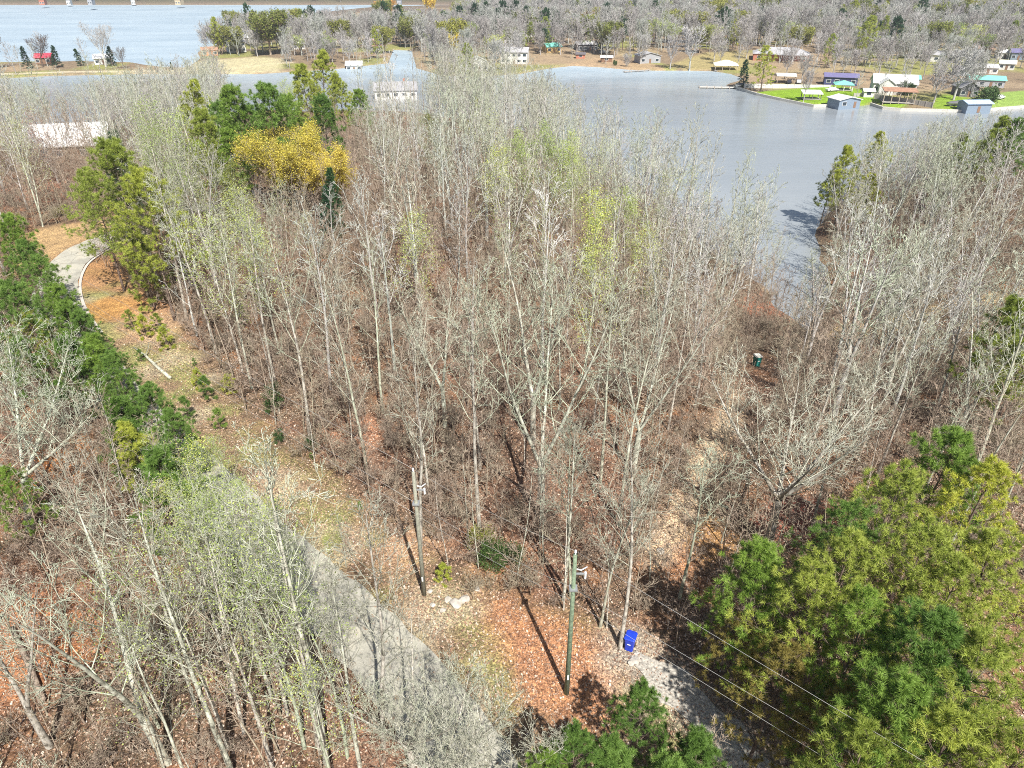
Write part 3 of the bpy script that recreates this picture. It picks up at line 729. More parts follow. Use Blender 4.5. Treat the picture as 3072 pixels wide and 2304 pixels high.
for k, x, y, h, lab in H:
    t = putb(k, x, y, lab, BT, h)
    if 'beside orange grass' in lab: t.rotation_euler = (0, .24, 1.0)
B = [
 ('yellow_big', 845, 368, 15, 'big yellow-blossomed tree crown in the middle of the wood', 'blossom tree'),
 ('yellow_big', 940, 425, 12, 'second yellow-blossomed crown merging with the right side of the big one', 'blossom tree'),
 ('yellow_big', 990, 470, 9, 'smaller yellow-leaved tree under the right side of the big yellow crown', 'blossom tree'),
 ('bud_mid1', 1640, 362, 17, 'lime-leaved tree at the wood top left of the grey bare trees', 'budding tree'),
 ('bud_mid1', 1560, 385, 15, 'lime green budding tree left of another, above the brown wood', 'budding tree'),
 ('bud_mid1', 1800, 560, 15, 'left of the two bright lime trees near the cove', 'budding tree'),
 ('bud_mid1', 1900, 555, 15, 'right of the two bright lime trees near the cove', 'budding tree'),
 ('bud_mid0', 1950, 690, 13, 'lime-tipped tree in front of the two bright lime trees', 'budding tree'),
 ('bud_mid0', 690, 560, 15, 'lime-tipped budding tree left of the yellow crown, in front', 'budding tree'),
 ('bud_mid1', 860, 235, 15, 'pale lime tree behind the green pines', 'budding tree'),
 ('bud_mid1', 1700, 395, 16, 'lime-leaved tree at the right of the lime pair on the wood top', 'budding tree'), ('bud_mid0', 1240, 640, 14, 'faint lime tree in the brown wood, centre', 'budding tree'), ('bud_mid0', 760, 640, 15, 'lime-tipped tree below the yellow crown', 'budding tree'), ('bud_mid0', 620, 640, 16, 'lime-tipped tree left of the one below the yellow crown', 'budding tree'), ('bud_mid0', 1480, 440, 15, 'pale lime tree left of the lime pair', 'budding tree'), ('bud_mid0', 1780, 720, 14, 'pale lime tree below the two bright lime trees', 'budding tree'), ('bud_mid0', 470, 380, 17, 'pale green tree touching the roadside pine', 'budding tree'),
 ('bud_mid0', 440, 300, 19, 'pale green budding tree above the roadside pine', 'budding tree'),
 ('bud_mid0', 530, 330, 18, 'pale green budding tree between roadside pine and dark conifers', 'budding tree'),
 ('bud_olive', 610, 430, 15, 'olive-leaved tree left of the yellow crown', 'budding tree'),
 ('bud_olive', 690, 470, 13, 'olive-leaved tree touching the left edge of the yellow crown', 'budding tree'),
 ('bud_mid0', 520, 480, 15, 'light green tree standing over the road behind the roadside pine', 'budding tree'),
 ('bud_mid0', 1730, 470, 14, 'faint green budding tree beside the grey cove trees', 'budding tree'),
 ('bud_olive', 1300, 330, 13, 'olive tree right of the white house', 'budding tree'),
 ('bud_near0', 460, 1590, 15, 'budding tree with small yellow-green leaves, leaning over the lower left wood', 'budding tree'),
 ('bud_near1', 250, 1640, 13, 'green-leaved budding tree at left below the orange grass', 'budding tree'),
 ('bud_near0', 640, 1450, 15, 'budding tree beside the road bend of young pines', 'budding tree'),
 ('bud_near1', 1010, 1530, 5, 'low lime-leaved sapling on the verge right of the road', 'budding tree'),
 ('bud_leafy', 560, 1330, 8, 'yellow-green leafy tree below the row of roadside pines', 'budding tree'),
 ('bud_leafy', 480, 1420, 8, 'leafy lime tree at the lower end of the roadside pines', 'budding tree'), ('bud_leafy', 600, 1430, 8, 'leafy lime tree hiding the road edge, upper one', 'budding tree'), ('bud_leafy', 700, 1420, 6, 'leafy lime tree nearest the verge across the road', 'budding tree'), ('bud_leafy', 640, 1500, 8, 'leafy lime tree hiding the road, middle one', 'budding tree'), ('bud_leafy', 760, 1510, 7, 'leafy lime tree hiding the road, right one', 'budding tree'), ('bud_leafy', 540, 1510, 8, 'leafy lime tree in the near wood, left of the road', 'budding tree'), ('bud_leafy', 850, 1600, 6, 'leafy lime tree hiding the road, lowest one', 'budding tree'),
 ('bud_leafy', 660, 1310, 7, 'yellow-green leafy tree beside the spiky young pine', 'budding tree'),
 ('bud_near0', 780, 1480, 17, 'lichen-green near tree leaning over the road', 'budding tree'),
 ('pink_mid', 50, 330, 12, 'pinkish budding tree at the far left', 'budding tree'),
 ('pink_mid', 120, 380, 10, 'pinkish budding tree left of the white metal roof', 'budding tree'),
]
B += [('bud_near%d' % (i % 2), x, y, h, lab, 'budding tree') for i, (x, y, h, lab) in enumerate([
 (450,1290,10,'budding tree with its top over the road just below the pine row'), (540,1340,11,'budding tree over the road beside the loose green bushes'), (470,1420,13,'budding tree before the upper road stretch'), (660,1440,13,'budding tree before the middle road stretch'), (780,1500,12,'budding tree touching the verge from across the road'), (610,1500,12,'budding tree exactly before the road where the verge narrows'), (720,1600,13,'budding tree before the road below the green seedlings'), (820,1690,13,'budding tree standing close to the near road edge'), (540,1600,14,'budding tree in the near wood left of the road edge trees'), (600,1390,13,'budding tree with its top over the road, nearest the row of pines'), (520,1500,13,'budding tree left of the road below the loose green bushes'), (700,1500,14,'budding tree in front of the road, third from the pines'),
 (850,1560,13,'green-tipped tree whose crown hides the left road edge'), (760,1640,14,'green-tipped tree in the near wood beside the asphalt'), (620,1640,15,'green-tipped tree deeper in the near wood'),
 (930,1720,13,'pale green tree leaning over the middle of the asphalt'), (380,1560,14,'yellow-tipped tree in the left near wood'), (900,1900,12,'yellow-tipped tree beside the two near white trunks'), (350,1850,13,'yellow-tipped tree low in the left near wood')])]
for k, x, y, h, lab, c in B: putt(k, x, y, h, lab, c)
for i, x in enumerate([-30, 35, 95, 165, 235, 300, 355, 410, 470, 520, 570, 620]):
    putb(['m_grey0','m_fork1','m_grey2','m_fork0','m_grey3','m_pale1'][i % 6], x, 412 + (i * 37) % 45,  '%s bare tree in the row against the left cove, %s from its left end' % (['grey','forked','tall grey','many-stemmed','slim grey','pale'][i % 6], ['first','second','third','fourth','fifth','sixth','seventh','eighth','ninth','tenth','eleventh','last'][i]), 'bare tree', 17.5 + (i * 53) % 30 / 10)
Pn = [  # the pines, by their tops
 ('pine_a', 2700, 1400, 13, 'olive pine at the top of the near right-hand pine stand'), ('pine_b', 2870, 1290, 13, 'bright green pine at the upper edge of the right-hand stand'),
 ('pine_c', 2560, 1500, 12, 'green pine at the upper left of the right-hand stand'), ('pine_a', 2985, 1395, 13, 'olive pine close to the right edge, upper part of the stand'),
 ('pine_b', 2290, 1630, 11, 'bright green pine at the left tip of the right-hand stand'), ('pine_a', 2440, 1690, 12, 'olive-green pine beside the left tip of the right-hand stand'),
 ('pine_a', 2780, 1580, 13, 'olive pine in the middle of the right-hand stand'), ('pine_a', 3040, 1600, 13, 'olive pine at the right edge, middle height'),
 ('pine_c', 2620, 1800, 12, 'green pine in the middle of the stand above the wires'), ('pine_b', 2820, 1840, 13, 'bright green pine in the lower middle of the stand'),
 ('pine_a', 3020, 1900, 13, 'yellow-green pine at the right edge, lower part'), ('pine_b', 2720, 2040, 12, 'bright green pine just above the wires'),
 ('pine_a', 2920, 2120, 12, 'yellow-green pine near the lower right corner'), ('pine_a', 2560, 1620, 12, 'olive pine behind the bright left pines of the stand'),
 ('pine_bronze', 2350, 1930, 9, 'bronze-needled thin pine left of the stand over the dark ground'), ('pine_bronze', 2520, 2060, 9, 'bronze pine crossed by the three wires'),
 ('pine_a', 2650, 2200, 11, 'olive pine at the bottom between the wires'), ('pine_a', 3080, 2180, 12, 'yellow-green pine in the lower right corner'),
 ('pine_a', 2900, 1700, 12, 'olive pine deep inside the stand at right'), ('pine_bronze', 2230, 1840, 7, 'small yellowish pine by itself left of the stand'),
 ('pine_b', 1935, 2060, 7, 'green pine beside the gravel driveway at the bottom'), ('pine_b', 1730, 2190, 7, 'green pine at the bottom centre, left one'),
 ('pine_small', 1850, 2230, 6, 'low green pine at the bottom centre between its neighbours'), ('pine_small', 2100, 2200, 6, 'small green pine across the gravel driveway'), ('pine_b', 1640, 2260, 6, 'leftmost green pine of the bottom centre clump'),
 ('pine_small', 2010, 2280, 6, 'small pine at the bottom edge over the gravel driveway'),
 ('pine_mid2', 3045, 900, 12, 'round olive pine at the right edge above the bare trees'),
 ('pine_mid2', 3110, 980, 11, 'olive pine cut by the right edge'),
 ('pine_mid2', 2560, 440, 16, 'dark olive pine at the creek on the right bank'), ('pine_mid2', 2660, 395, 15, 'dark green pine among bare trees right of the cove'),
 ('pine_mid2', 2880, 400, 14, 'green pine near the blue boathouse, on the near bank'),
 ('pine_mid2', 3000, 350, 17, 'tall olive pine in front of the right-hand lawn'), ('pine_mid', 3070, 350, 16, 'green pine at the right edge by the lawn'),
 ('pine_mid2', 2630, 520, 13, 'lower olive pine on the right bank'), ('pine_mid2', 2500, 500, 12, 'small olive pine nearest the creek, right bank'),
 ('pine_tall', 310, 412, 19, 'tall roadside pine at the inside of the road bend'), ('pine_tall', 400, 500, 17, 'second roadside pine, right of the tallest'), ('pine_tall', 260, 500, 15, 'third roadside pine, on the left of the tallest, over the road'),
 ('pine_small2', 400, 700, 9, 'small bright pine under the roadside pines'),
 ('pine_b', 60, 720, 11, 'green pine left of the road bend at the left edge'), ('pine_b', 160, 850, 10, 'green pine leaning over the left side of the road'),
 ('pine_b', 20, 640, 12, 'tall green pine at the left edge, farthest one beside the road bend'), ('pine_c', 105, 770, 11, 'green pine left of the road between two taller ones'), ('pine_b', 190, 900, 9, 'green pine whose top hides the left road edge'), ('pine_b', 50, 1010, 8, 'green pine above the wide white-twigged tree'), ('pine_small', 180, 1010, 8, 'bushy pine below the bend behind the white-twigged tree'), ('pine_small', 270, 1010, 8, 'bushy pine filling the row just below the bend'),
 ('pine_b', 10, 840, 12, 'dense green pine at the left edge beside the road'), ('pine_b', 230, 930, 8.5, 'green pine below the road bend, nearest the asphalt'), ('pine_a', 80, 930, 9, 'olive pine behind the white spreading tree at left'),
 ('pine_b', 330, 1050, 8.5, 'green pine in the roadside row below the bend'), ('pine_b', 440, 1150, 8.5, 'green pine in the roadside row, lower down beside the log'),
 ('pine_small', 350, 1190, 8, 'rounded green pine left of the roadside row'), ('pine_b', 500, 1230, 8, 'bushy green pine of the row nearest the verge'), ('pine_small', 460, 1340, 8.5, 'lowest green pine of the roadside row'),
 ('pine_small2', 380, 1260, 7, 'olive pine in the roadside row'), ('pine_b', 5, 1400, 7, 'bright green pine cut by the left edge halfway down'),
 ('pine_mid', 690, 250, 19, 'tall green pine, left one of the pines behind the yellow tree'), ('pine_mid', 790, 245, 20, 'large rounded green pine directly behind the yellow tree'),
 ('pine_mid2', 950, 150, 20, 'tall olive pine left of the white house'), ('pine_mid2', 910, 190, 19, 'olive pine beside the tallest olive pine'),
 ('pine_mid', 740, 310, 16, 'dark green pine just left of the yellow crown'), ('pine_mid', 650, 300, 16, 'green pine at the left of the pine group'), ('pine_mid', 860, 280, 17, 'green pine above the yellow crown'),
 ('pine_mid', 680, 380, 14, 'lower green pine left of the yellow crown'), ('pine_mid2', 560, 240, 17, 'dark olive conifer behind the pale green trees'), ('pine_mid2', 590, 330, 16, 'olive conifer left of the green pines'),
 ('pine_mid', 960, 280, 16, 'green pine right of the yellow crown'), ('pine_mid', 1075, 265, 14, 'small green pine left of the white house'), ('pine_mid2', 1020, 220, 16, 'olive pine close to the white house'), ('pine_mid2', 1400, 130, 18, 'olive conifer right of the white house'),
 ('cedar_olive', 1385, 160, 17, 'slender olive cedar right of the white house'), ('cedar_olive', 1420, 280, 13, 'dark olive cedar with bare neighbours'), ('cedar', 1570, 318, 7, 'small dark cedar at the shore'), ('cedar', 320, 395, 15, 'pointed dark cedar behind the roadside pine'),
 ('cedar', 960, 560, 9, 'dark evergreen under the right side of the yellow crown'), ('cedar', 990, 500, 10, 'dark evergreen between the yellow crown and the brown wood'),
]
for k, x, y, h, lab in Pn: putt(k, x, y, h, lab, 'cedar' if 'cedar' in k else ('evergreen' if 'evergreen' in lab else PT))
Bu = [
 ('bush_oval', 825, 1235, 3.2, 'oval dark evergreen bush on the verge', 'bush'), ('bush_dark', 1480, 1700, 2.6, 'broad dark green bush behind the orange clearing', 'bush'),
 ('bush_dark', 1540, 1690, 1.9, 'dark bush touching the right of the broad dark bush', 'bush'), ('bush_green', 1440, 1640, 2.0, 'yellow-green bush above the broad dark bush', 'bush'),
 ('bush_dark', 935, 1345, 1.4, 'small green bush at the foot of the white trunk', 'bush'), ('bush_oval', 840, 1330, 1.6, 'narrow little evergreen bush on brown leaves', 'bush'),
 ('pine_young2', 1330, 1745, 1.6, 'small yellow-green pine beside the pale rocks', 'young pine'), ('pine_young', 568, 1262, 2.6, 'spiky young pine alone on the pale verge', 'young pine'),
 ('pine_young', 625, 1200, 2.6, 'bright green young pine on the verge below the log', 'young pine'), ('pine_young2', 600, 1160, 2.0, 'yellowish young pine behind the bright green one', 'young pine'),
 ('pine_young2', 690, 1180, 2.0, 'thin young pine right of the bright green one', 'young pine'), ('pine_young2', 400, 985, 2.2, 'young pine above the fallen log, left', 'young pine'),
 ('pine_young2', 440, 1010, 2.6, 'young pine above the fallen log, middle', 'young pine'), ('pine_young2', 505, 1045, 2.6, 'young pine above the fallen log, right', 'young pine'), ('pine_young2', 480, 990, 2.0, 'young pine behind the ones above the log', 'young pine'),
 ('pine_young', 660, 1290, 2.2, 'blue-green young pine beside the leafy trees of the verge', 'young pine'), ('pine_young', 424, 1085, 1.4, 'tiny young pine left of the fallen log', 'young pine'),
 ('pine_young', 585, 1098, .9, 'tiny green pine seedling by the wood edge', 'young pine'), ('pine_young', 935, 1378, .7, 'tiny green seedling below the white trunk', 'young pine'),
 ('pine_young', 1080, 1530, .8, 'tiny dark green seedling on the lower verge', 'young pine'),
 ('bush_lime', 560, 1390, 2.6, 'loose yellow-green bush below the roadside pines', 'bush'), ('bush_lime', 640, 1400, 2.4, 'loose yellow-green bush nearer the road', 'bush'),
 ('bush_lime', 1000, 1640, 1.8, 'pale green bush on the verge by the asphalt', 'bush'), ('bush_green', 50, 690, 3, 'dark green bush left of the road outer curve', 'bush'), ('bush_green', 180, 650, 2, 'green bush on the bank behind the road', 'bush'),
]
for k, x, y, h, lab, c in Bu: putb(k, x, y, lab, c, h)

# ---- the rest of the wood, spread by chance round them
def proj(x, y, z):
    yy = y * CP - (z - CAM_Z) * SP; up = y * SP + (z - CAM_Z) * CP
    return 1536 + F * x / yy, 1152 - F * up / yy
SKYL = np.array([(-400,250),(0,225),(150,270),(300,240),(400,215),(560,180),(700,115),(850,80),(1000,80),(1300,90),(1450,125),(1600,170),(1700,225),(1790,290),(1900,325),(2050,305),(2200,330),(2320,340),(2350,470),
                 (2385,600),(2430,640),(2460,520),(2560,430),(2650,400),(2800,370),(2950,345),(3072,335),(3600,330)], float)
NOTOP = [(90,300,690,1010),(700,1020,330,570),(1125,1255,322,335)]           # crown tops kept clear of these pixel boxes
def line_d(pts, line): return edge_dist(pts, line, False)
YEL = gpoly([(1600,520)])  # unused anchor for the brown hollow
def gen_points(n, lo, hi, mind, taken, accept):
    out = []; cell = mind; grid = {}
    def ok(x, y):
        i, j = int(x // cell), int(y // cell)
        for a in (-1, 0, 1):
            for b_ in (-1, 0, 1):
                for (u, v) in grid.get((i + a, j + b_), ()):
                    if (u - x) ** 2 + (v - y) ** 2 < mind * mind: return False
        return True
    for (x, y) in taken: grid.setdefault((int(x // cell), int(y // cell)), []).append((x, y))
    C = NR.uniform([lo[0], lo[1]], [hi[0], hi[1]], (n, 2)); A = accept(C)
    for x, y in C[A]:
        if ok(x, y): grid.setdefault((int(x // cell), int(y // cell)), []).append((x, y)); out.append((x, y))
    return np.array(out)
PINEZONE = wpoly([(2250,1620),(2600,1380),(3100,1280),(3400,1500),(3300,2400),(2600,2304),(2380,2060)], 24)
def land(C, m=1.0):
    d = np.minimum(edge_dist(C, MAINW), edge_dist(C, LAKEW)); return (~inside(C, MAINW)) & (~inside(C, LAKEW)) & (d > m)
def open_ground(C, m=.6):
    r = ~inside(C, VERGE) & ~inside(C, CLEAR) & ~inside(C, OUTER)
    r &= line_d(C, ROADL) > 3.3 + m; r &= line_d(C, DRIVEL) > 1.6 + m; r &= line_d(C, TRACKL) > .9 + m; r &= line_d(C, LEFTTRK) > 2 + m
    return r
def inview(C, h, mx=260, my=120):
    z = terrain(C[:,0], C[:,1]); px, py = proj(C[:,0], C[:,1], z); qx, qy = proj(C[:,0], C[:,1], z + h)
    return (px > -mx) & (px < 3072 + mx) & (qy < 2304 + my) & (py > 0)
tk = [(a, b_) for a, b_, k in PLACED if not k.startswith(('bush', 'pine_young'))]
def acc(C):
    r = land(C, .8) & open_ground(C) & inview(C, 16) & (C[:,1] < 262) & (C[:,1] > 9)
    r &= ~inside(C, PINEZONE)
    keep = NR.random(len(C)) < np.where(C[:,1] > 100, 1, .85)
    return r & keep
PTS = gen_points(26000, (-250, 8), (210, 262), 4.2, tk, acc)
zt = terrain(PTS[:,0], PTS[:,1])
rec = []
for (x, y), z in zip(PTS, zt):
    px, py = proj(x, y, z); D = y * CP + (CAM_Z - z) * SP
    if y < 26 and x > -3 and x < 8: continue
    h = random.uniform(12.5, 20) if y < 120 else random.uniform(15.5, 22.5)
    if y < 34: h = random.uniform(11, 17)
    ok = False
    for _ in range(10):
        tx, ty = proj(x, y, z + h)
        lim = np.interp(tx, SKYL[:,0], SKYL[:,1])
        if ty < lim: h *= .93; continue
        if any(a - 50 < tx < b_ + 50 and ty < d - 60 and py > c and (a < 1100 or random.random() < .85) for a, b_, c, d in NOTOP if py < 1100): h *= .7; continue
        ok = True; break
    # keep the sight lines to the road bend, the building, the clearing and the bins open
    bx, by = px, py
    for (a, b_, c, d) in [(95,290,700,960),(1440,1860,1790,2200),(2240,2310,1000,1110),(1840,1925,1880,1960)]:
        tx, ty = proj(x, y, z + h)
        if a - 25 < (tx + bx) / 2 < b_ + 25 and ty < d - 10 and by > c + 10 and random.random() < .86: ok = False
    for (a, b_, c, d) in [(75,150,410,470),(150,215,410,470),(215,285,410,470),(2235,2315,1040,1100),(2375,2440,470,560),(2375,2440,560,640),(2385,2440,640,720),(2395,2440,720,800)]:
        tx, ty = proj(x, y, z + h); f_ = ((c + d) / 2 - by) / (ty - by); xx = bx + (tx - bx) * f_
        mg = 75 if c > 1000 else (18 if a < 300 else 50)
        if 0 < f_ < 1.05 and a - mg < xx < b_ + mg: ok = False
    if not ok or h < 7: continue
    rec.append((D, x, y, z, h, px, py))
rec.sort()
print('bare trees', len(rec))
LM = [(G(a, b_), t_) for a, b_, t_ in [(1700,2080,'the near utility pole'),(1273,1785,'the far utility pole'),(1888,1945,'the blue bin'),(2268,1098,'the teal bin'),(2160,985,'the overturned teal boat'),
 (1628,1560,'the big forked tree'),(2300,1640,'the wide spreading tree'),(930,1319,'the tall white trunk'),(828,1160,'the oval bush'),(1480,1700,'the broad dark bush'),(1335,1280,'the V-forked tree'),(2085,1460,'the sandy track'),
 (1180,318,'the white house'),(178,482,'the white metal roof'),(400,1045,'the fallen log'),(220,770,'the road bend'),(568,1262,'the spiky young pine'),(75,1560,'the white spreading tree at left'),(980,2290,'the near birch-white trunk'),(500,2290,'the many-stemmed near tree'),
 (90,2000,'the fallen dark trunk'),(2440,1000,'the creek mouth'),(2720,960,'the sandy clearing at right'),(2650,1210,'the pale fan of branches'),(2210,880,'the dark tree on the creek point'),(1990,640,'the big cove-edge tree'),(1625,372,'the dark-stemmed shore tree'),
 (480,900,'the twin tall white trunks'),(760,1700,'the near stretch of asphalt'),(1366,1812,'the pale rocks')]]
LM += [(TOP(a, b_, h_), t_) for a, b_, h_, t_ in [(860,374,15,'the yellow tree'),(310,412,19,'the tall roadside pine'),(1850,560,15,'the two bright lime trees'),(1640,362,17,'the wood-top lime tree'),(790,245,20,'the pines behind the yellow tree'),(950,150,20,'the tall olive pine'),
 (2560,440,16,'the dark pine by the creek'),(3000,350,17,'the pine before the right lawn'),(2870,1290,13,'the top of the right-hand pine stand'),(3010,900,14,'the round olive pine'),(440,300,19,'the pale green trees'),(60,720,11,'the pines left of the bend'),(400,1150,7,'the roadside pine row'),(2230,1840,7,'the small yellowish pine')]]
LMP = np.array([(a.x, a.y) for a, t_ in LM])
def zone(px, py, x, y):
    d = np.hypot(LMP[:,0] - x, LMP[:,1] - y); i = int(np.argmin(d)); a, t_ = LM[i]; dx, dy = x - a.x, y - a.y
    far = 'just ' if d[i] < 5 else ('' if d[i] < 11 else 'well ')
    if abs(dx) > abs(dy) * 1.8: rel = 'left of' if dx < 0 else 'right of'
    elif abs(dy) > abs(dx) * 1.8: rel = 'in front of' if dy < 0 else 'behind'
    else: rel = ('in front and ' if dy < 0 else 'behind and ') + ('left of' if dx < 0 else 'right of')
    return far + rel + ' ' + t_
look = {'pale': 'pale-barked bare tree', 'grey': 'grey bare tree', 'brown': 'brown-twigged bare tree', 'fork': 'forked bare tree', 'green': 'lichen-grey bare tree'}
nb_ind = 300 - sum(1 for a in bpy.data.objects if a.type == 'EMPTY' and a.get('category') == BT) - 40
sp_rest = []
for i, (D, x, y, z, h, px, py) in enumerate(rec):
    zn = zone(px, py, x, y); r = random.random()
    brownish = (y > 60 and y < 150 and -30 < x < 20)
    if D < 66 and r < (.62 if -28 < x < 30 else .3): key = 'n_brown%d' % random.randrange(4)
    elif D < 62: key = random.choice(['n_pale%d' % random.randrange(4), 'n_grey%d' % random.randrange(4), 'n_pale%d' % random.randrange(4), 'n_grey%d' % random.randrange(4), 'n_fork%d' % random.randrange(3)])
    elif x > 12 and y > 78 and r < .8: key = random.choice(['m_grey%d' % random.randrange(6), 'm_grey%d' % random.randrange(6), 'm_pale%d' % random.randrange(5), 'm_fork%d' % random.randrange(3)])
    elif brownish and r < .5: key = 'm_brown%d' % random.randrange(4)
    elif r < .45 and x < 10: key = 'm_pale%d' % random.randrange(5)
    elif r < .8: key = 'm_grey%d' % random.randrange(6)
    elif r < .88: key = 'm_brown%d' % random.randrange(4)
    else: key = 'm_fork%d' % random.randrange(3)
    if i >= nb_ind:
        sp_rest.append((x, y, z, h)); continue
    lk = look['green' if key.startswith('n_grey') else key[2:-1]]
    hw = 'tall ' if h > 17.5 else ('low ' if h < 13.5 else ''); lk = hw + lk
    if (px < 1050 and py < 1000 and y > 60 and random.random() < .33) or (1380 < px < 2050 and 450 < py < 1000 and random.random() < .38):
        puth('bud_soft%d' % random.randrange(2), Vector((x, y, z - .1)), 'green-tinged budding tree %s' % zn, 'budding tree', h, None, 'green-tinged budding trees %s' % zn); continue
    puth(key, Vector((x, y, z - .1)), '%s %s' % (lk, zn), BT, h * (.8 if 'brown' in key else 1), None, '%ss %s' % (lk.split(' with')[0], zn), random.uniform(.85, 1.15))

# saplings
tk2 = [(a, b_) for a, b_, k in PLACED]
SP_ = gen_points(60000, (-150, 10), (130, 175), 1.75, [], lambda C: land(C, .6) & open_ground(C, .1) & inview(C, 7) & ~inside(C, PINEZONE) & (C[:,1] > 12))
zs = terrain(SP_[:,0], SP_[:,1]); od = np.argsort(SP_[:,1] * CP + (CAM_Z - zs) * SP)
print('saplings', len(SP_))
SAPREST = []
nind = 0
for j in od:
    x, y = SP_[j]; z = zs[j]; px, py = proj(x, y, z)
    if not (0 < px < 3072 and py < 2420): continue
    if any(a - 8 < px < b_ + 8 and c < py < d for a, b_, c, d in [(1830,1930,1880,2010),(2240,2310,1050,1150)]): continue
    if 2160 < px < 2360 and 1100 < py < 1500:
        tx, ty = proj(x, y, z + 9)
        if ty < 1110 and 2215 < (px + tx) / 2 < 2330: continue
    if nind < 296:
        zn = zone(px, py, x, y)
        if x > 22 and y > 80 and random.random() < .5: continue
        tall = random.random() < .45
        key = 'sap_t%d' % random.randrange(3) if tall else 'sap_n%d' % random.randrange(4)
        lk = 'thin tall bare sapling' if tall else 'short brown bare sapling'
        puth(key, Vector((x, y, z)), '%s %s' % (lk, zn), 'sapling', random.uniform(7.5, 11) if tall else random.uniform(4, 7), None, '%ss %s' % (lk, zn)); nind += 1
    else: SAPREST.append((x, y, z, random.uniform(5, 9.5)))
for i, (px, py) in enumerate([(1590, 1780), (1420, 1800), (1200, 1620), (2060, 1900), (2140, 2010)]):
    puth('shrub%d' % i, G(px, py), ['leafless grey shrub hanging over the orange clearing', 'leafless shrub by the pale rocks', 'leafless shrub at the wood edge by the far pole',
         'leafless shrub on dark ground right of the blue bin', 'leafless shrub beside the gravel driveway'][i], 'shrub', 2.2, None, None)

# ---- surplus trees, saplings and ground brush: uncountable, instanced on points
def scatter(name, pts, scales, keys, seed=0, tilt=.12):
    pts = np.asarray(pts, float); me = bpy.data.meshes.new(name); me.vertices.add(len(pts)); me.vertices.foreach_set('co', pts.astype(np.float32).ravel()); me.update()
    at_ = me.attributes.new('size', 'FLOAT', 'POINT'); at_.data.foreach_set('value', np.asarray(scales, np.float32))
    rt = me.attributes.new('turn', 'FLOAT_VECTOR', 'POINT'); q = np.random.default_rng(seed)
    rv = np.stack([q.uniform(-tilt, tilt, len(pts)), q.uniform(-tilt, tilt, len(pts)), q.uniform(0, 6.28, len(pts))], 1)
    rt.data.foreach_set('vector', rv.astype(np.float32).ravel())
    pk = me.attributes.new('pick', 'INT', 'POINT'); pk.data.foreach_set('value', q.integers(0, len(keys), len(pts)).astype(np.int32))
    o = link(name, me); ng = bpy.data.node_groups.new(name, 'GeometryNodeTree')
    ng.interface.new_socket('Geometry', in_out='INPUT', socket_type='NodeSocketGeometry'); ng.interface.new_socket('Geometry', in_out='OUTPUT', socket_type='NodeSocketGeometry')
    N = ng.nodes; L = ng.links; gi = N.new('NodeGroupInput'); go = N.new('NodeGroupOutput')
    outer = N.new('GeometryNodeJoinGeometry')
    for k in reversed(keys):
        if k not in PROTO: PROTO[k] = FACT[k]()
        j = N.new('GeometryNodeJoinGeometry')
        for ch in PROTO[k].children:
            oi = N.new('GeometryNodeObjectInfo'); oi.transform_space = 'ORIGINAL'; oi.inputs['Object'].default_value = ch; L.new(oi.outputs['Geometry'], j.inputs[0])
        gt = N.new('GeometryNodeGeometryToInstance'); L.new(j.outputs[0], gt.inputs[0]); L.new(gt.outputs[0], outer.inputs[0])
    ip = N.new('GeometryNodeInstanceOnPoints'); L.new(gi.outputs[0], ip.inputs['Points']); L.new(outer.outputs[0], ip.inputs['Instance']); ip.inputs['Pick Instance'].default_value = True
    def attr(nm, ty):
        a = N.new('GeometryNodeInputNamedAttribute'); a.data_type = ty; a.inputs['Name'].default_value = nm
        return [s_ for s_ in a.outputs if s_.enabled and s_.name == 'Attribute'][0]
    L.new(attr('pick', 'INT'), ip.inputs['Instance Index']); L.new(attr('turn', 'FLOAT_VECTOR'), ip.inputs['Rotation']); L.new(attr('size', 'FLOAT'), ip.inputs['Scale'])
    L.new(ip.outputs[0], go.inputs[0])
    md = o.modifiers.new('scatter', 'NODES'); md.node_group = ng
    return tag(o, kind='stuff')
if sp_rest:
    a = np.array(sp_rest); hs = a[:,3] / 18.0
    scatter('distant_bare_trees', a[:,:3], hs, ['m_grey0', 'm_grey1', 'm_pale0', 'm_fork1', 'm_pale2'], 3, .04)
a = np.array(SAPREST)
scatter('sapling_thicket', a[:,:3], a[:,3] / 7.5, [k for k in ('sap_n0', 'sap_n1', 'sap_t0', 'sap_t2', 'sap_n2') if k in PROTO], 4, .1)
# ground brush of leafless stems
C = NR.uniform([-150, 10], [130, 180], (30000, 2))
keep = land(C, .5) & open_ground(C, -.4) & inview(C, 3)
keep &= (NR.random(len(C)) < .12 + .7 * sstep(.4, .65, vnoise(C[:,0], C[:,1], 7, 40))) & (NR.random(len(C)) < np.where(C[:,1] > 100, .6, 1.0))
C = C[keep]; z = terrain(C[:,0], C[:,1]) - .05
px_, py_ = proj(C[:,0], C[:,1], z); k_ = ~((px_ > 2215) & (px_ < 2330) & (py_ > 1070) & (py_ < 1230)) & ~((px_ > 2120) & (px_ < 2200) & (py_ > 970) & (py_ < 1050)); C = C[k_]; z = z[k_]
scatter('undergrowth', np.column_stack([C, z]), NR.uniform(.5, 1.25, len(C)), ['shrub%d' % i for i in range(5)], 5, .3)
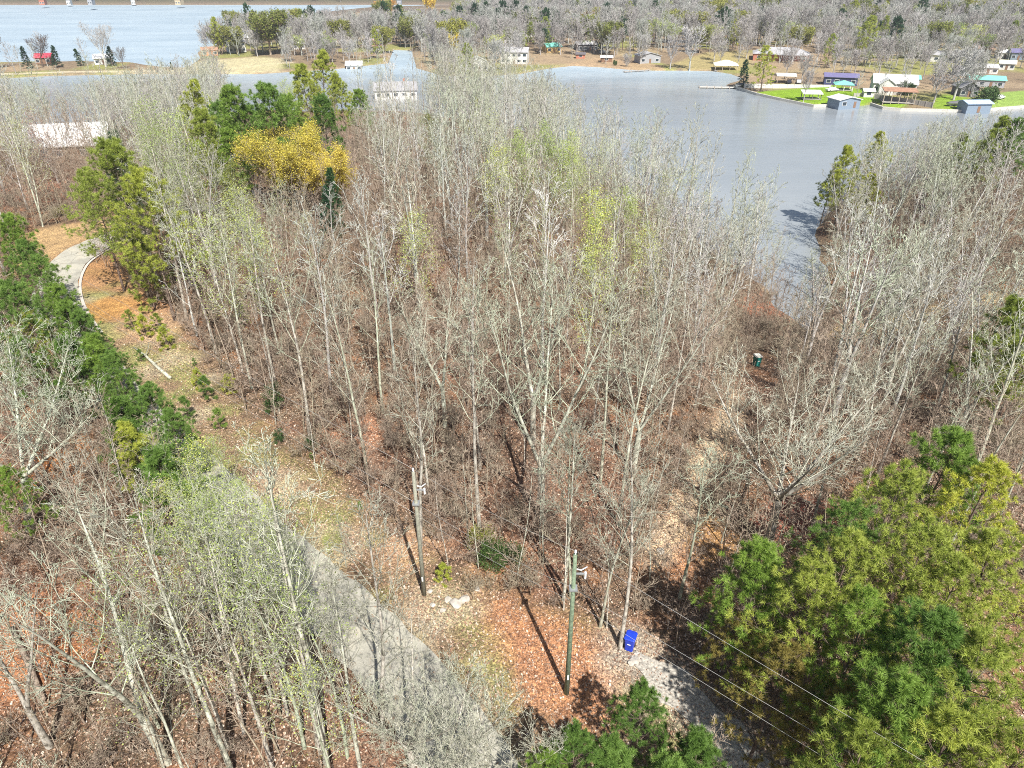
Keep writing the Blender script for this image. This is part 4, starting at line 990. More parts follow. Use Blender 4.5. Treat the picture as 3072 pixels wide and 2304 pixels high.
# fallen leaves lying loose near the camera
n = 230000
C = NR.uniform([-42, 16], [42, 80], (n, 2)); C = C[(line_d(C, ROADL) > 2.6)]
C = C[NR.random(len(C)) < np.clip(1.25 - C[:,1] / 75, .15, 1)]; 
C = C[np.abs(C[:,0]) < C[:,1] * .9 + 10]
z = terrain(C[:,0], C[:,1]) + NR.uniform(.02, .07, len(C)); n = len(C)
a1 = NR.uniform(0, 6.28, n); s_ = NR.uniform(.04, .09, n); tl = NR.normal(0, .45, (n, 2))
u = np.stack([np.cos(a1), np.sin(a1), tl[:,0]], 1) * s_[:, None]; v = np.stack([-np.sin(a1), np.cos(a1), tl[:,1]], 1) * s_[:, None] * .7
Pq = np.column_stack([C, z]); V = np.stack([Pq - u, Pq - v, Pq + u, Pq + v], 1).reshape(-1, 3)
lit = mesh_np('leaf_litter', V, np.arange(len(V)).reshape(-1, 4), None)
m, nt, b = newmat('fallen leaves')
gn = nt.nodes.new('ShaderNodeNewGeometry')
r = ramp(nt, gn.outputs['Random Per Island'], [(0, (.13,.07,.05)), (.3, (.25,.14,.085)), (.55, (.36,.23,.15)), (.8, (.46,.34,.25)), (1, (.58,.49,.40))])
nt.links.new(r.outputs[0], b.inputs['Base Color']); b.inputs['Roughness'].default_value = .8
lit.materials.append(m); tag(link('leaf_litter', lit), kind='stuff')

# ------------------------------------------------------------------ buildings and waterside things
def roofmat(name, col, rough=.6, amt=.12): return plain(name, col, rough, 1.2, amt)
WM = {'white': plain('white wall paint', (.62,.61,.58), .7, 1, .08), 'brick': plain('red brick', (.42,.17,.11), .9, 9, .35), 'grey': plain('grey siding', (.33,.34,.36), .7, 2, .12),
      'navy': plain('navy siding', (.05,.06,.16), .6, 2, .15), 'tan': plain('tan siding', (.50,.40,.26), .8, 2, .15), 'brown': plain('brown wood siding', (.22,.13,.08), .8, 3, .25),
      'blue': plain('blue grey siding', (.20,.26,.33), .6, 2, .1), 'yellow': plain('yellow siding', (.66,.47,.2), .7, 2, .1), 'pink': plain('pink painted wall', (.62,.36,.36), .7, 2, .1),
      'weather': plain('weathered grey boards', (.36,.34,.31), .9, 4, .3), 'dgrey': plain('dark grey siding', (.13,.13,.14), .7, 2, .15), 'orange': plain('orange terracotta', (.62,.28,.13), .8, 2, .15)}
RM = {'white': roofmat('white metal roof', (.66,.66,.65), .45, .06), 'grey': roofmat('grey shingle roof', (.30,.30,.31), .9, .2), 'lgrey': roofmat('light grey shingles', (.36,.36,.37), .9, .15), 'dark': roofmat('dark shingles', (.12,.11,.12), .9, .2),
      'teal': roofmat('teal metal roof', (.20,.56,.46), .5), 'red': roofmat('red metal roof', (.52,.06,.09), .5), 'purple': roofmat('violet grey roof', (.15,.14,.27), .7), 'cream': roofmat('cream roof', (.78,.76,.62), .7),
      'rust': roofmat('rusty roof', (.36,.20,.13), .8, .3), 'blue': roofmat('light blue metal roof', (.42,.58,.80), .4), 'brown': roofmat('brown roof', (.26,.17,.13), .9, .2), 'pinkr': roofmat('pink roof', (.62,.38,.38), .8)}
GLASS, ngl, bgl = newmat('window glass'); bgl.inputs['Base Color'].default_value = (.04,.055,.07,1); bgl.inputs['Roughness'].default_value = .08
TRIM = plain('white trim', (.8,.8,.78), .6, 2, .05); POSTM = plain('timber post', (.40,.33,.26), .9, 5, .3); CONC = plain('concrete seawall', (.52,.50,.45), .95, 3, .2)
STONE = plain('pale field stone', (.42,.39,.34), .9, 3, .25, bump=.5)
def roof_mesh(w, d, h, z, kind, ov=.5, t=.18):
    W, D_ = w / 2 + ov, d / 2 + ov; m_ = MB()
    if kind == 'gable':        # ridge along x
        for s in (-1, 1):
            m_.poly([(-W, s*D_, z), (W, s*D_, z), (W, 0, z+h), (-W, 0, z+h), (-W, s*D_, z+t), (W, s*D_, z+t), (W, 0, z+h+t), (-W, 0, z+h+t)],
                    [(0,1,2,3),(4,7,6,5),(0,4,5,1),(0,3,7,4),(1,5,6,2)])
    elif kind == 'front':      # ridge along y
        for s in (-1, 1):
            m_.poly([(s*W, -D_, z), (s*W, D_, z), (0, D_, z+h), (0, -D_, z+h), (s*W, -D_, z+t), (s*W, D_, z+t), (0, D_, z+h+t), (0, -D_, z+h+t)],
                    [(0,1,2,3),(4,7,6,5),(0,4,5,1),(0,3,7,4),(1,5,6,2)])
    elif kind == 'hip':
        r = max(W - D_, .01)
        m_.poly([(-W,-D_,z),(W,-D_,z),(W,D_,z),(-W,D_,z),(-r,0,z+h),(r,0,z+h),(-W,-D_,z-t),(W,-D_,z-t),(W,D_,z-t),(-W,D_,z-t)],
                [(0,1,5,4),(1,2,5),(2,3,4,5),(3,0,4),(0,6,7,1),(1,7,8,2),(2,8,9,3),(3,9,6,0),(6,9,8,7)])
    else:                      # shed, low at the front
        m_.poly([(-W,-D_,z),(W,-D_,z),(W,D_,z+h),(-W,D_,z+h),(-W,-D_,z+t),(W,-D_,z+t),(W,D_,z+h+t),(-W,D_,z+h+t)],
                [(0,3,2,1),(4,5,6,7),(0,1,5,4),(1,2,6,5),(2,3,7,6),(3,0,4,7)])
    return m_
def wall_mesh(w, d, z0, h, kind, rh):
    m_ = MB(); W, D_ = w / 2, d / 2; z1 = z0 + h
    m_.box(-W, W, -D_, D_, z0, z1)
    if kind == 'gable':
        for s in (-1, 1): m_.poly([(s*W, -D_, z1), (s*W, D_, z1), (s*W, 0, z1+rh*.97), (s*(W-.15), -D_, z1), (s*(W-.15), D_, z1), (s*(W-.15), 0, z1+rh*.97)], [(0,1,2),(3,5,4)])
    if kind == 'front':
        for s in (-1, 1): m_.poly([(-W, s*D_, z1), (W, s*D_, z1), (0, s*D_, z1+rh*.97), (-W, s*(D_-.15), z1), (W, s*(D_-.15), z1), (0, s*(D_-.15), z1+rh*.97)], [(0,1,2),(3,5,4)])
    return m_
def house(px, py, wpx, label, wall='white', roof='grey', kind='gable', d=8, h=3, rh=2, rz=0, nwin=3, door=True, porch=0, chim=False, name='house', cat='house', wing=None, lift=0, ground=None):
    g = G(px, py) if ground is None else Vector((*at(px, py, ground)[:2], ground))
    depth = g.y * CP + (CAM_Z - g.z) * SP; w_ = wpx * depth / F
    t = empty(name, (g.x, g.y + d * .5, g.z + lift), R(rz) - math.atan2(g.x, g.y) * .6, label, cat)
    wall_mesh(w_, d, -.6, h + .6, kind, rh).build('wall', WM[wall], t)
    rf = roof_mesh(w_, d, rh, h, kind, .5).build('roof', RM[roof], t)
    if chim: MB().box(w_*.2, w_*.2+.8, .1, .9, h + rh*.2, h + rh + 1.1).build('chimney', WM['brick'], rf)
    xs = [(-w_/2) + w_ * (i + .5) / (nwin + (1 if door else 0)) for i in range(nwin + (1 if door else 0))]
    dn = len(xs) // 2 if door else -1
    floors = [0.9] if h < 4.6 else [.9, 3.6]
    for fl in floors:
        for i, x in enumerate(xs):
            if i == dn and fl < 1:
                dr = MB().box(x-.5, x+.5, -d/2-.06, -d/2+.02, 0, 2.1).build('door', WM['brown'], t); MB().box(x+.3, x+.38, -d/2-.11, -d/2-.062, 1, 1.1).build('handle', WM['dgrey'], dr); continue
            ww = min(.8, w_ / len(xs) * .32)
            f = MB().box(x-ww-.1, x+ww+.1, -d/2-.05, -d/2+.02, fl-.1, fl+1.3).build('window', TRIM, t)
            MB().box(x-ww, x+ww, -d/2-.07, -d/2-.052, fl, fl+1.2).build('pane', GLASS, f)
    if porch:
        q = MB().box(-w_*.25, w_*.45, -d/2-porch, -d/2-.05, h-.22, h-.04)
        q.build('porch_roof', RM[roof], t)
        for i in range(4):
            x = -w_*.22 + i * w_*.65/3; MB().box(x-.12, x+.12, -d/2-porch+.1, -d/2-porch+.34, -.4, h-.23).build('post', TRIM, t)
    if wing:
        ox, ww2, dd, kd = wing
        wm_ = wall_mesh(ww2, dd, -.6, h + .55, kd, rh * .8); wm_.v = [(x + ox, y - d/2 - dd/2 + .3, zz) for x, y, zz in wm_.v]; wm_.build('wing_wall', WM[wall], t)
        rm_ = roof_mesh(ww2, dd, rh * .8, h - .05, kd, .4); rm_.v = [(x + ox, y - d/2 - dd/2 + .3, zz) for x, y, zz in rm_.v]; rm_.build('wing_roof', RM[roof], t)
        f = MB().box(ox-.9, ox+.9, -d/2-dd+.22, -d/2-dd+.32, .8, 2.1).build('window', TRIM, t); MB().box(ox-.8, ox+.8, -d/2-dd+.19, -d/2-dd+.218, .9, 2.0).build('pane', GLASS, f)
    return t
def shelter(px, py, wpx, label, roof, kind, d=7, h=3, rh=1.2, name='boat_shelter', cat='boat shelter', np_=(4, 2), rz=0, z=None, deck=True, mat=None):
    g = G(px, py) if z is None else Vector(at(px, py, z)); depth = g.y * CP + (CAM_Z - g.z) * SP; w_ = wpx * depth / F
    t = empty(name, (g.x, g.y + d * .5, g.z), R(rz) - math.atan2(g.x, g.y) * .6, label, cat)
    roof_mesh(w_, d, rh, h, kind, .4).build('roof', RM[roof], t)
    for i in range(np_[0]):
        for j in range(np_[1]):
            x = -w_/2 + .15 + i * (w_ - .3) / (np_[0] - 1); y = -d/2 + .15 + j * (d - .3) / (np_[1] - 1)
            MB().box(x-.11, x+.11, y-.11, y+.11, -1.5, h - .02).build('post', mat or POSTM, t)
    if deck: MB().box(-w_/2, w_/2, -d/2, d/2, .25, .42).build('deck', WM['weather'], t)
    return t
house(1185, 318, 125, 'white house with grey roof and tall gabled end on the wooded point', 'white', 'grey', 'gable', 9, 5.6, 2.6, 4, 4, True, wing=None, chim=True)
house(178, 482, 225, 'long low house with white metal roof behind bare trees at left', 'brown', 'white', 'gable', 13, 2.8, 3.4, -6, 5, True)
house(2352, 183, 160, 'brick bungalow with grey hipped roof and white porch columns above the cove', 'brick', 'lgrey', 'hip', 13, 3.2, 2.7, -4, 4, True, 2.4, True)
house(1945, 190, 66, 'grey house with pale roof and white gable above the far shore', 'grey', 'lgrey', 'front', 8, 3.4, 1.6, 18, 2, True)
shelter(2182, 216, 66, 'cream hip-roofed boat shelter standing in the cove', 'cream', 'hip', 9, 3, 1.9, z=0, np_=(4, 2))
house(2528, 256, 92, 'navy blue cottage with violet roof behind the lawn', 'navy', 'purple', 'gable', 7, 3, 1.2, -3, 3, True)
shelter(2362, 250, 52, 'white-roofed carport behind the long white fence', 'white', 'gable', 7, 2.8, .7, 'carport', 'carport', (3, 2), deck=False)
shelter(2536, 274, 50, 'teal-roofed garden pavilion by the white truck', 'teal', 'hip', 6, 2.5, 1.2, 'garden_pavilion', 'pavilion', (3, 2), mat=TRIM)
shelter(2438, 301, 52, 'white-roofed open shelter standing on the bright lawn', 'white', 'shed', 4.5, 2.2, .7, 'lawn_shelter', 'shelter', (3, 2), 6, mat=WM['dgrey'])
house(2540, 324, 72, 'grey boathouse with white roof at the point of the lawn', 'blue', 'white', 'front', 7, 2.7, 1.0, 28, 1, True, name='boathouse', cat='boathouse', ground=.5)
house(2690, 281, 118, 'large white house with several white gables by the cove', 'white', 'white', 'gable', 9, 3.6, 2.8, 0, 4, True, wing=(-3.4, 5.5, 4, 'front'))
house(2606, 292, 28, 'small white garden shed right of the boathouse', 'white', 'cream', 'gable', 3, 2.1, .9, 8, 1, False, name='shed', cat='shed')
house(2908, 291, 52, 'dark gabled cottage with grey walls by the right-hand lawn', 'dgrey', 'grey', 'front', 8, 3, 2.4, 12, 2, True)
house(2966, 262, 96, 'long house with pale teal roof behind the green bush', 'grey', 'teal', 'gable', 8, 2.8, 1.3, 0, 3, True)
house(2932, 338, 74, 'blue boathouse with light blue roof at the right shore', 'blue', 'blue', 'gable', 6, 2.9, .8, 22, 0, True, name='boathouse', cat='boathouse', ground=.4)
house(1656, 158, 46, 'yellow-gabled cottage with teal metal roof', 'yellow', 'teal', 'gable', 8, 2.8, 1.8, 20, 2, True)
house(1742, 176, 26, 'small dark red shed on the far bank', 'brick', 'dark', 'gable', 4, 2, .8, 0, 1, False, name='shed', cat='shed')
house(1820, 186, 34, 'white and brown shed on the yellow grass bank', 'brown', 'white', 'gable', 4, 2, .8, 0, 1, False, name='shed', cat='shed')
house(1760, 152, 60, 'grey roofed house between bare trees above the far bank', 'dgrey', 'lgrey', 'gable', 9, 3, 1.6, 12, 3, True)
house(1125, 138, 48, 'pink-roofed house by the small far inlet', 'pink', 'pinkr', 'gable', 9, 2.8, 1.8, 14, 2, True)
house(1435, 214, 46, 'white gabled house half hidden behind grey trees', 'white', 'white', 'front', 8, 4, 2, 10, 2, True)
house(1545, 192, 80, 'white two-storey house behind bare trees left of the far bank', 'white', 'lgrey', 'gable', 9, 5.4, 2, -8, 4, True)
house(1590, 112, 50, 'white house with grey roof in the far wood', 'white', 'grey', 'gable', 9, 3, 2, 10, 3, True)
house(1815, 118, 46, 'white flat gabled house among far grey trees', 'white', 'white', 'gable', 8, 3, 1.4, 10, 3, True)
house(2316, 110, 34, 'small white house high in the grey wood', 'white', 'white', 'front', 7, 3.4, 1.6, 0, 1, True)
house(1080, 84, 70, 'white low house behind the far inlet', 'white', 'white', 'gable', 9, 2.8, 1.5, 4, 4, True)
house(1160, 88, 56, 'grey roofed house right of the low white one', 'white', 'lgrey', 'gable', 9, 2.8, 1.6, -8, 3, True)
house(1190, 108, 40, 'white walled house by the inlet lawn', 'white', 'grey', 'gable', 8, 2.6, 1.4, 0, 3, True)
house(702, 158, 50, 'white two-storey house under the lone tall pine', 'white', 'lgrey', 'gable', 9, 5.4, 1.8, 16, 3, True)
house(735, 130, 46, 'white house behind the lone tall pine', 'white', 'white', 'gable', 9, 3, 1.6, 0, 3, True)
house(893, 148, 34, 'small white house with bright roof right of the olive tree', 'white', 'white', 'gable', 7, 3, 1.4, 10, 2, True)
house(624, 168, 44, 'orange walled waterside house at the end of the point', 'orange', 'rust', 'gable', 8, 2.8, 1.4, 6, 2, True)
house(125, 192, 42, 'red-roofed cottage on the narrow strip of land', 'brown', 'red', 'gable', 8, 2.8, 1.8, -4, 2, True)
house(302, 194, 48, 'white cottage with white roof on the narrow strip of land', 'white', 'white', 'gable', 8, 2.8, 1.8, 6, 2, True)
house(1060, 215, 46, 'white building glimpsed through trees across the left cove', 'white', 'white', 'gable', 8, 2.8, 1.6, 0, 2, True)
house(2780, 168, 66, 'grey hipped house on the slope at right', 'white', 'grey', 'hip', 10, 3, 2, 6, 3, True)
house(2830, 186, 74, 'pale grey-roofed house below another on the slope', 'white', 'lgrey', 'gable', 9, 3, 1.7, -10, 3, True)
house(3022, 176, 40, 'white house with white hipped roof at the upper right', 'white', 'white', 'hip', 8, 2.8, 1.6, 0, 2, True)
house(3062, 180, 40, 'blue walled house at the right edge', 'blue', 'purple', 'gable', 8, 3.2, 1.6, 0, 2, True)
house(2960, 166, 36, 'brown house with porch at the upper right', 'brown', 'brown', 'gable', 8, 3, 1.4, 0, 2, True)
house(2680, 156, 50, 'grey cottage with light roof behind the olive conifers', 'grey', 'lgrey', 'gable', 8, 3, 1.6, 12, 2, True)
house(2960, 222, 70, 'long white roofed house on the green slope', 'white', 'white', 'gable', 9, 2.6, 1.2, 4, 3, True)
house(3030, 210, 40, 'small white roofed house near the right edge', 'white', 'white', 'gable', 7, 2.6, 1.2, -10, 2, True)
house(2900, 228, 46, 'white roofed garage on the green slope', 'grey', 'lgrey', 'gable', 7, 2.6, 1.0, 8, 1, True, name='garage', cat='garage')
house(2740, 258, 40, 'teal-roofed annex behind the large white house', 'grey', 'teal', 'gable', 6, 2.6, 1.2, 0, 1, True)
house(2380, 78, 40, 'pale house at the top of the grey wood', 'white', 'lgrey', 'gable', 8, 3, 1.5, 0, 2, True)
# pergola on posts by the water, and the rusty roof above it
shelter(2702, 312, 88, 'rust-brown timber pergola on tall posts at the shore', 'rust', 'shed', 6, 4.2, .5, 'pergola', 'pergola', (5, 2))
def fence(p0, p1, n, hgt, label, mat, z=None, name='fence'):
    a_ = G(*p0); b_ = G(*p1); d_ = (b_ - a_); L = math.hypot(d_.x, d_.y); t = empty(name, a_, math.atan2(d_.y, d_.x), label, 'fence')
    MB().box(0, L, -.03, .03, -.3, hgt).build('panel', mat, t)
    for i in range(n + 1): x = L * i / n; MB().box(x-.09, x+.09, -.14, .14, -.5, hgt + .12).build('post', mat, t)
fence((2232, 266), (2492, 262), 12, 2.0, 'long white board fence along the back of the bright lawn', WM['white'])
fence((2622, 296), (2795, 326), 9, 1.7, 'weathered grey board fence along the shore right of the shed', WM['weather'])
fence((2560, 290), (2690, 284), 7, 1.3, 'low grey garden fence before the large white house', WM['weather'])
def seawall(pts, label):
    m_ = MB()
    w3 = [Vector((*at(x, y, .0)[:2], 0)) for x, y in pts]
    for a_, b_ in zip(w3, w3[1:]):
        d_ = (b_ - a_).normalized(); nrm = Vector((-d_.y, d_.x, 0)) * .3; e = d_ * .12
        m_.poly([a_-nrm-e+Vector((0,0,-1)), b_-nrm+Vector((0,0,-1)), b_+nrm+Vector((0,0,-1)), a_+nrm-e+Vector((0,0,-1)), a_-nrm-e+Vector((0,0,.95)), b_-nrm+Vector((0,0,.95)), b_+nrm+Vector((0,0,.95)), a_+nrm-e+Vector((0,0,.95))],
                [(0,3,2,1),(4,5,6,7),(0,1,5,4),(1,2,6,5),(2,3,7,6),(3,0,4,7)])
    tag(m_.build('seawall', CONC), label, 'seawall')
seawall([(2200,264),(2270,286),(2342,302),(2440,322),(2500,320),(2560,322)], 'pale concrete seawall along the bright lawn')
seawall([(2612,316),(2648,328),(2700,333),(2800,335),(2900,338),(3072,324),(3200,322)], 'pale concrete seawall along the right shore')
def dock(p0, p1, w_, label, z=.55):
    a_ = Vector(at(*p0, z)); b_ = Vector(at(*p1, z)); d_ = b_ - a_; L = math.hypot(d_.x, d_.y); t = empty('dock', (a_.x, a_.y, 0), math.atan2(d_.y, d_.x), label, 'dock')
    MB().box(0, L, -w_/2, w_/2, z-.15, z).build('deck', WM['weather'] if 'dark' in label else CONC, t)
    n = max(2, int(L / 3))
    for i in range(n + 1):
        for s in (-1, 1): x = L * i / n; MB().tube([(x, s*(w_/2+.1), -1.5), (x, s*(w_/2+.1), z+.35)], .11, 6).build('piling', POSTM, t)
dock((2098, 260), (2232, 262), 2.2, 'long pale dock reaching into the cove from the conifer')
dock((1872, 214), (1950, 209), 1.6, 'dark wooden dock at the far bank')
dock((1205, 139), (1240, 137), 1.6, 'short dark dock in the far inlet')

CARM = {'white': plain('white car paint', (.78,.78,.78), .3, 1, .03), 'dark': plain('dark car paint', (.03,.03,.04), .25, 1, .1), 'silver': plain('silver car paint', (.5,.51,.53), .3, 1, .05)}
TYRE = plain('tyre rubber', (.02,.02,.02), .9, 3, .1); RIM = plain('wheel rim', (.5,.5,.5), .4, 3, .1, .6)
def car(px, py, col, label, rz, truck=False):
    g = G(px, py); t = empty('pickup_truck' if truck else 'parked_car', g + Vector((0, 0, .05)), R(rz), label, 'truck' if truck else 'car')
    L, W = (5.4, 1.9) if truck else (4.6, 1.8)
    prof = [(-L/2,.4),(L/2,.4),(L/2,.85),(L*.30,1.0),(L*.17,1.5),(-L*.12,1.52),(-L*.2,1.0),(-L/2,1.0)] if truck else [(-L/2,.35),(L/2,.35),(L/2,.8),(L*.28,.95),(L*.12,1.45),(-L*.28,1.45),(-L*.42,1.0),(-L/2,.95)]
    m_ = MB(); n = len(prof); m_.v = [(x, s*W/2*(.86 if z > 1.2 else 1), z) for s in (-1, 1) for x, z in prof]
    m_.f = [tuple(range(n)), tuple(reversed(range(n, 2*n)))] + [(i, i+n, (i+1) % n + n, (i+1) % n) for i in range(n)]
    m_.build('body', CARM[col], t, bevel=.06)
    for s in (-1, 1):
        MB().poly([(L*.25, s*(W/2*.98), 1.0),(L*.13, s*(W/2*.90), 1.4),(-L*.14, s*(W/2*.90), 1.4),(-L*.19, s*(W/2*.98), 1.0)], [(0,1,2,3)]).build('window', GLASS, t)
        for x in (-L*.31, L*.31):
            wh = MB().tube([(x, s*(W/2-.18), .34), (x, s*(W/2+.03), .34)], .34, 14).build('wheel', TYRE, t); MB().tube([(x, s*(W/2+.031), .34), (x, s*(W/2+.05), .34)], .19, 10).build('rim', RIM, wh)
        MB().box(L/2-.02, L/2+.03, s*W*.36-.16, s*W*.36+.16, .62, .78).build('headlight', TRIM, t)
    MB().poly([(L*.285, -W*.42, 1.0),(L*.285, W*.42, 1.0),(L*.175, W*.38, 1.44),(L*.175, -W*.38, 1.44)], [(0,1,2,3)]).build('windscreen', GLASS, t)
car(2495, 274, 'white', 'white pickup truck parked by the teal pavilion', 20, True)
car(2365, 251, 'dark', 'dark car parked under the white carport', 80)
car(2395, 250, 'silver', 'silver car beside the white carport', 75)
car(3000, 297, 'white', 'white car on the drive beside the right-hand lawn', 40)
car(1810, 160, 'silver', 'silver car by the far bank houses', 10)
def boat(px, py, label, rz, L=6.5):
    g = G(px, py); t = empty('covered_boat', g, R(rz), label, 'boat'); m_ = MB(); secs = [(-L/2,.9,.5),(-L*.2,1.15,.45),(L*.2,1.0,.5),(L*.42,.5,.75),(L/2,.06,.95)]
    for x, hw, kz in secs: m_.v += [(x, -hw, 1.25), (x, -hw*.75, kz+.15), (x, 0, kz), (x, hw*.75, kz+.15), (x, hw, 1.25)]
    for i in range(4):
        for j in range(4): a_ = i*5+j; m_.f.append((a_, a_+1, a_+6, a_+5))
    m_.f.append((4,3,2,1,0)); m_.build('hull', WM['white'], t, smooth=True)
    c = MB()
    for x, hw, kz in secs: c.v += [(x, -hw*1.03, 1.24), (x, -hw*.5, 1.7 if abs(x) < L*.45 else 1.35), (x, hw*.5, 1.7 if abs(x) < L*.45 else 1.35), (x, hw*1.03, 1.24)]
    for i in range(4):
        for j in range(3): a_ = i*4+j; c.f.append((a_, a_+4, a_+5, a_+1))
    c.build('cover', WM['dgrey'], t, smooth=True)
    MB().box(-L*.4, L*.3, -.6, .6, .3, .42).box(L*.3, L*.62, -.05, .05, .3, .4).build('trailer', RIM, t)
    for s in (-1, 1): MB().tube([(-L*.1, s*.75, .32), (-L*.1, s*.95, .32)], .32, 12).build('wheel', TYRE, t)
boat(2865, 318, 'covered boat on a trailer at the edge of the green lawn', 8)
boat(2222, 262, 'covered boat moored beside the conifer at the pale dock', 30, 5)

# ------------------------------------------------------------------ far shore trees and garden trees one can tell apart
Fr = [
 ('pine_far', 790, 60, None, 0),
]
def ft(key, px, py, H, label, cat, wide=1.0): return putb(key, px, py, label, cat, H, None, None, wide)
ft('spread_dark', 0, 206, 16, 'dark dense bare tree at the left edge of the narrow strip', BT); ft('cedar', 88, 206, 10, 'dark evergreen left of the red roof', 'evergreen', 1.6)
ft('spread_dark', 130, 200, 15, 'round-crowned dark bare tree over the red-roofed cottage', BT, 1.2); ft('cedar', 172, 203, 10, 'dark conifer right of the red roof', 'evergreen', 1.6)
ft('cedar', 244, 198, 8, 'pointed green spruce left of the white cottage', 'evergreen', 1.8); ft('spread2', 318, 200, 21, 'tall leaning pinkish bare tree beside the white cottage', BT)
ft('m_grey1', 346, 198, 18, 'slim bare tree right of the white cottage', BT); ft('cedar', 338, 198, 9, 'dark conifer right of the white cottage', 'evergreen', 1.7); ft('spread_dark', 372, 206, 10, 'low grey bare tree at the right end of the cottages', BT)
ft('m_brown1', 540, 213, 8, 'small dark dead tree on the narrow strip', BT); ft('cedar', 520, 226, 6, 'little olive conifer on the narrow strip', 'evergreen')
ft('pine_far', 762, 142, 24, 'lone tall dark pine above the point houses', PT, .62); ft('pine_far2', 665, 165, 19, 'brown and green pine at the end of the point', PT, .8)
ft('olive_far', 812, 165, 22, 'large round olive-yellow tree on the point', 'budding tree', 1.15); ft('pine_far', 950, 135, 22, 'dark blue-green double pine right of the olive tree', PT, .85); ft('pine_far', 925, 135, 20, 'dark pine just left of the blue-green double pine', PT, .6)
ft('orange_far', 1160, 72, 17, 'wide orange-tan tree behind the far inlet', 'budding tree', 1.2); ft('yellow_far', 1290, 48, 16, 'yellow tree on the far skyline', 'blossom tree'); ft('lime_far', 1380, 48, 13, 'pale lime tree on the far skyline', 'budding tree', 1.1)
ft('yellow_far', 1376, 190, 14, 'bright yellow tree behind the cedars', 'blossom tree', .7)
for i, (x, y, h) in enumerate([(1335,125,18),(1385,108,19),(1425,105,20),(1465,105,21),(1505,102,21),(1545,100,21),(1400,135,16),(1445,132,17),(1490,130,16)]):
    putb('pine_far', x, y, 'dark green pine of the large pine clump above the inlet, %s' % ['its left end','second from its left end','left of its centre','its centre back','right of its centre','its right end','lower front left','lower front centre','lower front right'][i], PT, h)
ft('pine_far2', 1262, 120, 18, 'olive conifer left of the pine clump', PT, .9); ft('pine_far2', 1590, 110, 15, 'olive conifer right of the pine clump', PT, .8)
ft('orange_far', 1762, 122, 17, 'narrow orange-tan tree above the far bank', 'budding tree', .6); ft('pine_far', 1870, 62, 21, 'dark pine at the top centre, left', PT, .9); ft('pine_far', 1895, 78, 18, 'dark pine at the top centre, right and lower', PT, .8)
ft('pine_far', 2180, 28, 16, 'dark pine at the top of the hill, left one', PT); ft('pine_far', 2140, 24, 14, 'dark pine at the top of the hill beside the left one', PT); ft('pine_far2', 2230, 58, 16, 'olive pine at the hill top', PT)
ft('cedar', 1800, 152, 14, 'pointed dark cedar above the far bank', 'evergreen', .8); ft('cedar', 1688, 120, 12, 'dark conifer behind the teal-roofed cottage', 'evergreen'); ft('pine_far', 2375, 28, 15, 'dark blue-green pine at the top', PT, .8)
ft('pine_far2', 2282, 275, 17, 'spreading olive conifer at the root of the pale dock', PT, 1.15); ft('cedar', 2228, 272, 12, 'dark conifer left of the spreading olive conifer', 'evergreen', 1.5)
ft('pine_far2', 2590, 198, 22, 'large olive-green conifer left of the white house gables', PT, 1.15); ft('pine_far2', 2630, 170, 20, 'tall olive conifer behind the large one', PT, .8); ft('pine_far2', 2480, 205, 15, 'olive conifer right of the brick bungalow', PT, 1.0)
ft('cedar', 2738, 152, 14, 'narrow dark conifer on the slope', 'evergreen'); ft('bush_far', 2720, 284, 6, 'round dark green bush before the large white house', 'bush', 1.0); ft('bush_far', 2955, 306, 7, 'big green bush left of the right-hand lawn', 'bush', 1.3)
ft('pink_mid', 2412, 222, 9, 'reddish bare-budding tree right of the brick bungalow', 'budding tree', 1.2); ft('bush_far', 1845, 196, 3, 'small yellow-green bush on the far bank', 'bush', .8)
ft('f_fork0', 2068, 210, 21, 'big grey bare tree at the water of the far bank', BT); ft('f_fork1', 2010, 206, 16, 'grey bare tree left of the big one on the far bank', BT); ft('f_fork2', 1880, 216, 9, 'small bare tree at the dark dock', BT)
ft('f_fork0', 2860, 300, 20, 'large bare tree by the covered boat', BT, 1.1); ft('f_fork1', 2800, 308, 15, 'grey bare tree right of the pergola', BT, 1.3); ft('f_fork2', 2410, 305, 12, 'small pale bare tree on the bright lawn', BT, .7)
ft('f_fork2', 1305, 196, 20, 'tall white-limbed bare tree above the shore', BT, .8); ft('f_grey0', 2905, 290, 18, 'slanting grey bare tree before the dark cottage', BT)
ft('f_grey1', 2700, 300, 12, 'bare tree behind the pergola', BT); ft('f_grey2', 2570, 290, 10, 'small bare tree behind the boathouse', BT); ft('f_grey3', 2640, 290, 9, 'small bare tree before the white gables', BT)
# the grey wood over the town and up the hill: a mass nobody could count
def accf(C):
    r = land(C, 3) & (C[:,1] > 285) & (C[:,1] < 925) & inview(C, 18, 200)
    for key in (LAWN1, LAWN2, LAWN3): r &= ~inside(C, key)
    px, py = proj(C[:,0], C[:,1], terrain(C[:,0], C[:,1]))
    dens = np.where(C[:,1] > 560, .95, np.where(C[:,1] > 470, .9, .72))
    dens = np.where((px < 600), .15, dens); dens = np.where((px > 2180) & (py > 205) , .22, dens)
    dens = np.where((px > 1560) & (px < 2200) & (py > 172), .06, dens); dens = np.where((px > 2250) & (px < 2450) & (py > 150), .12, dens)
    dens = np.where((px > 480) & (px < 850) & (py > 170), .05, dens); dens = np.where((px > 2850) & (py > 170), .22, dens)
    return r & (NR.random(len(C)) < dens)
C = gen_points(26000, (-480, 285), (1150, 925), 6.0, [], accf); z = terrain(C[:,0], C[:,1]) - .2
hh = NR.uniform(.65, 1.15, len(C)) * np.where(C[:,1] < 430, .8, 1)
pxs, pys = proj(C[:,0], C[:,1], z + hh * 18); lim = np.interp(pxs, [0, 600, 900, 1100, 1350, 1600], [120, 40, 26, 26, 22, -200]); k_ = pys > lim
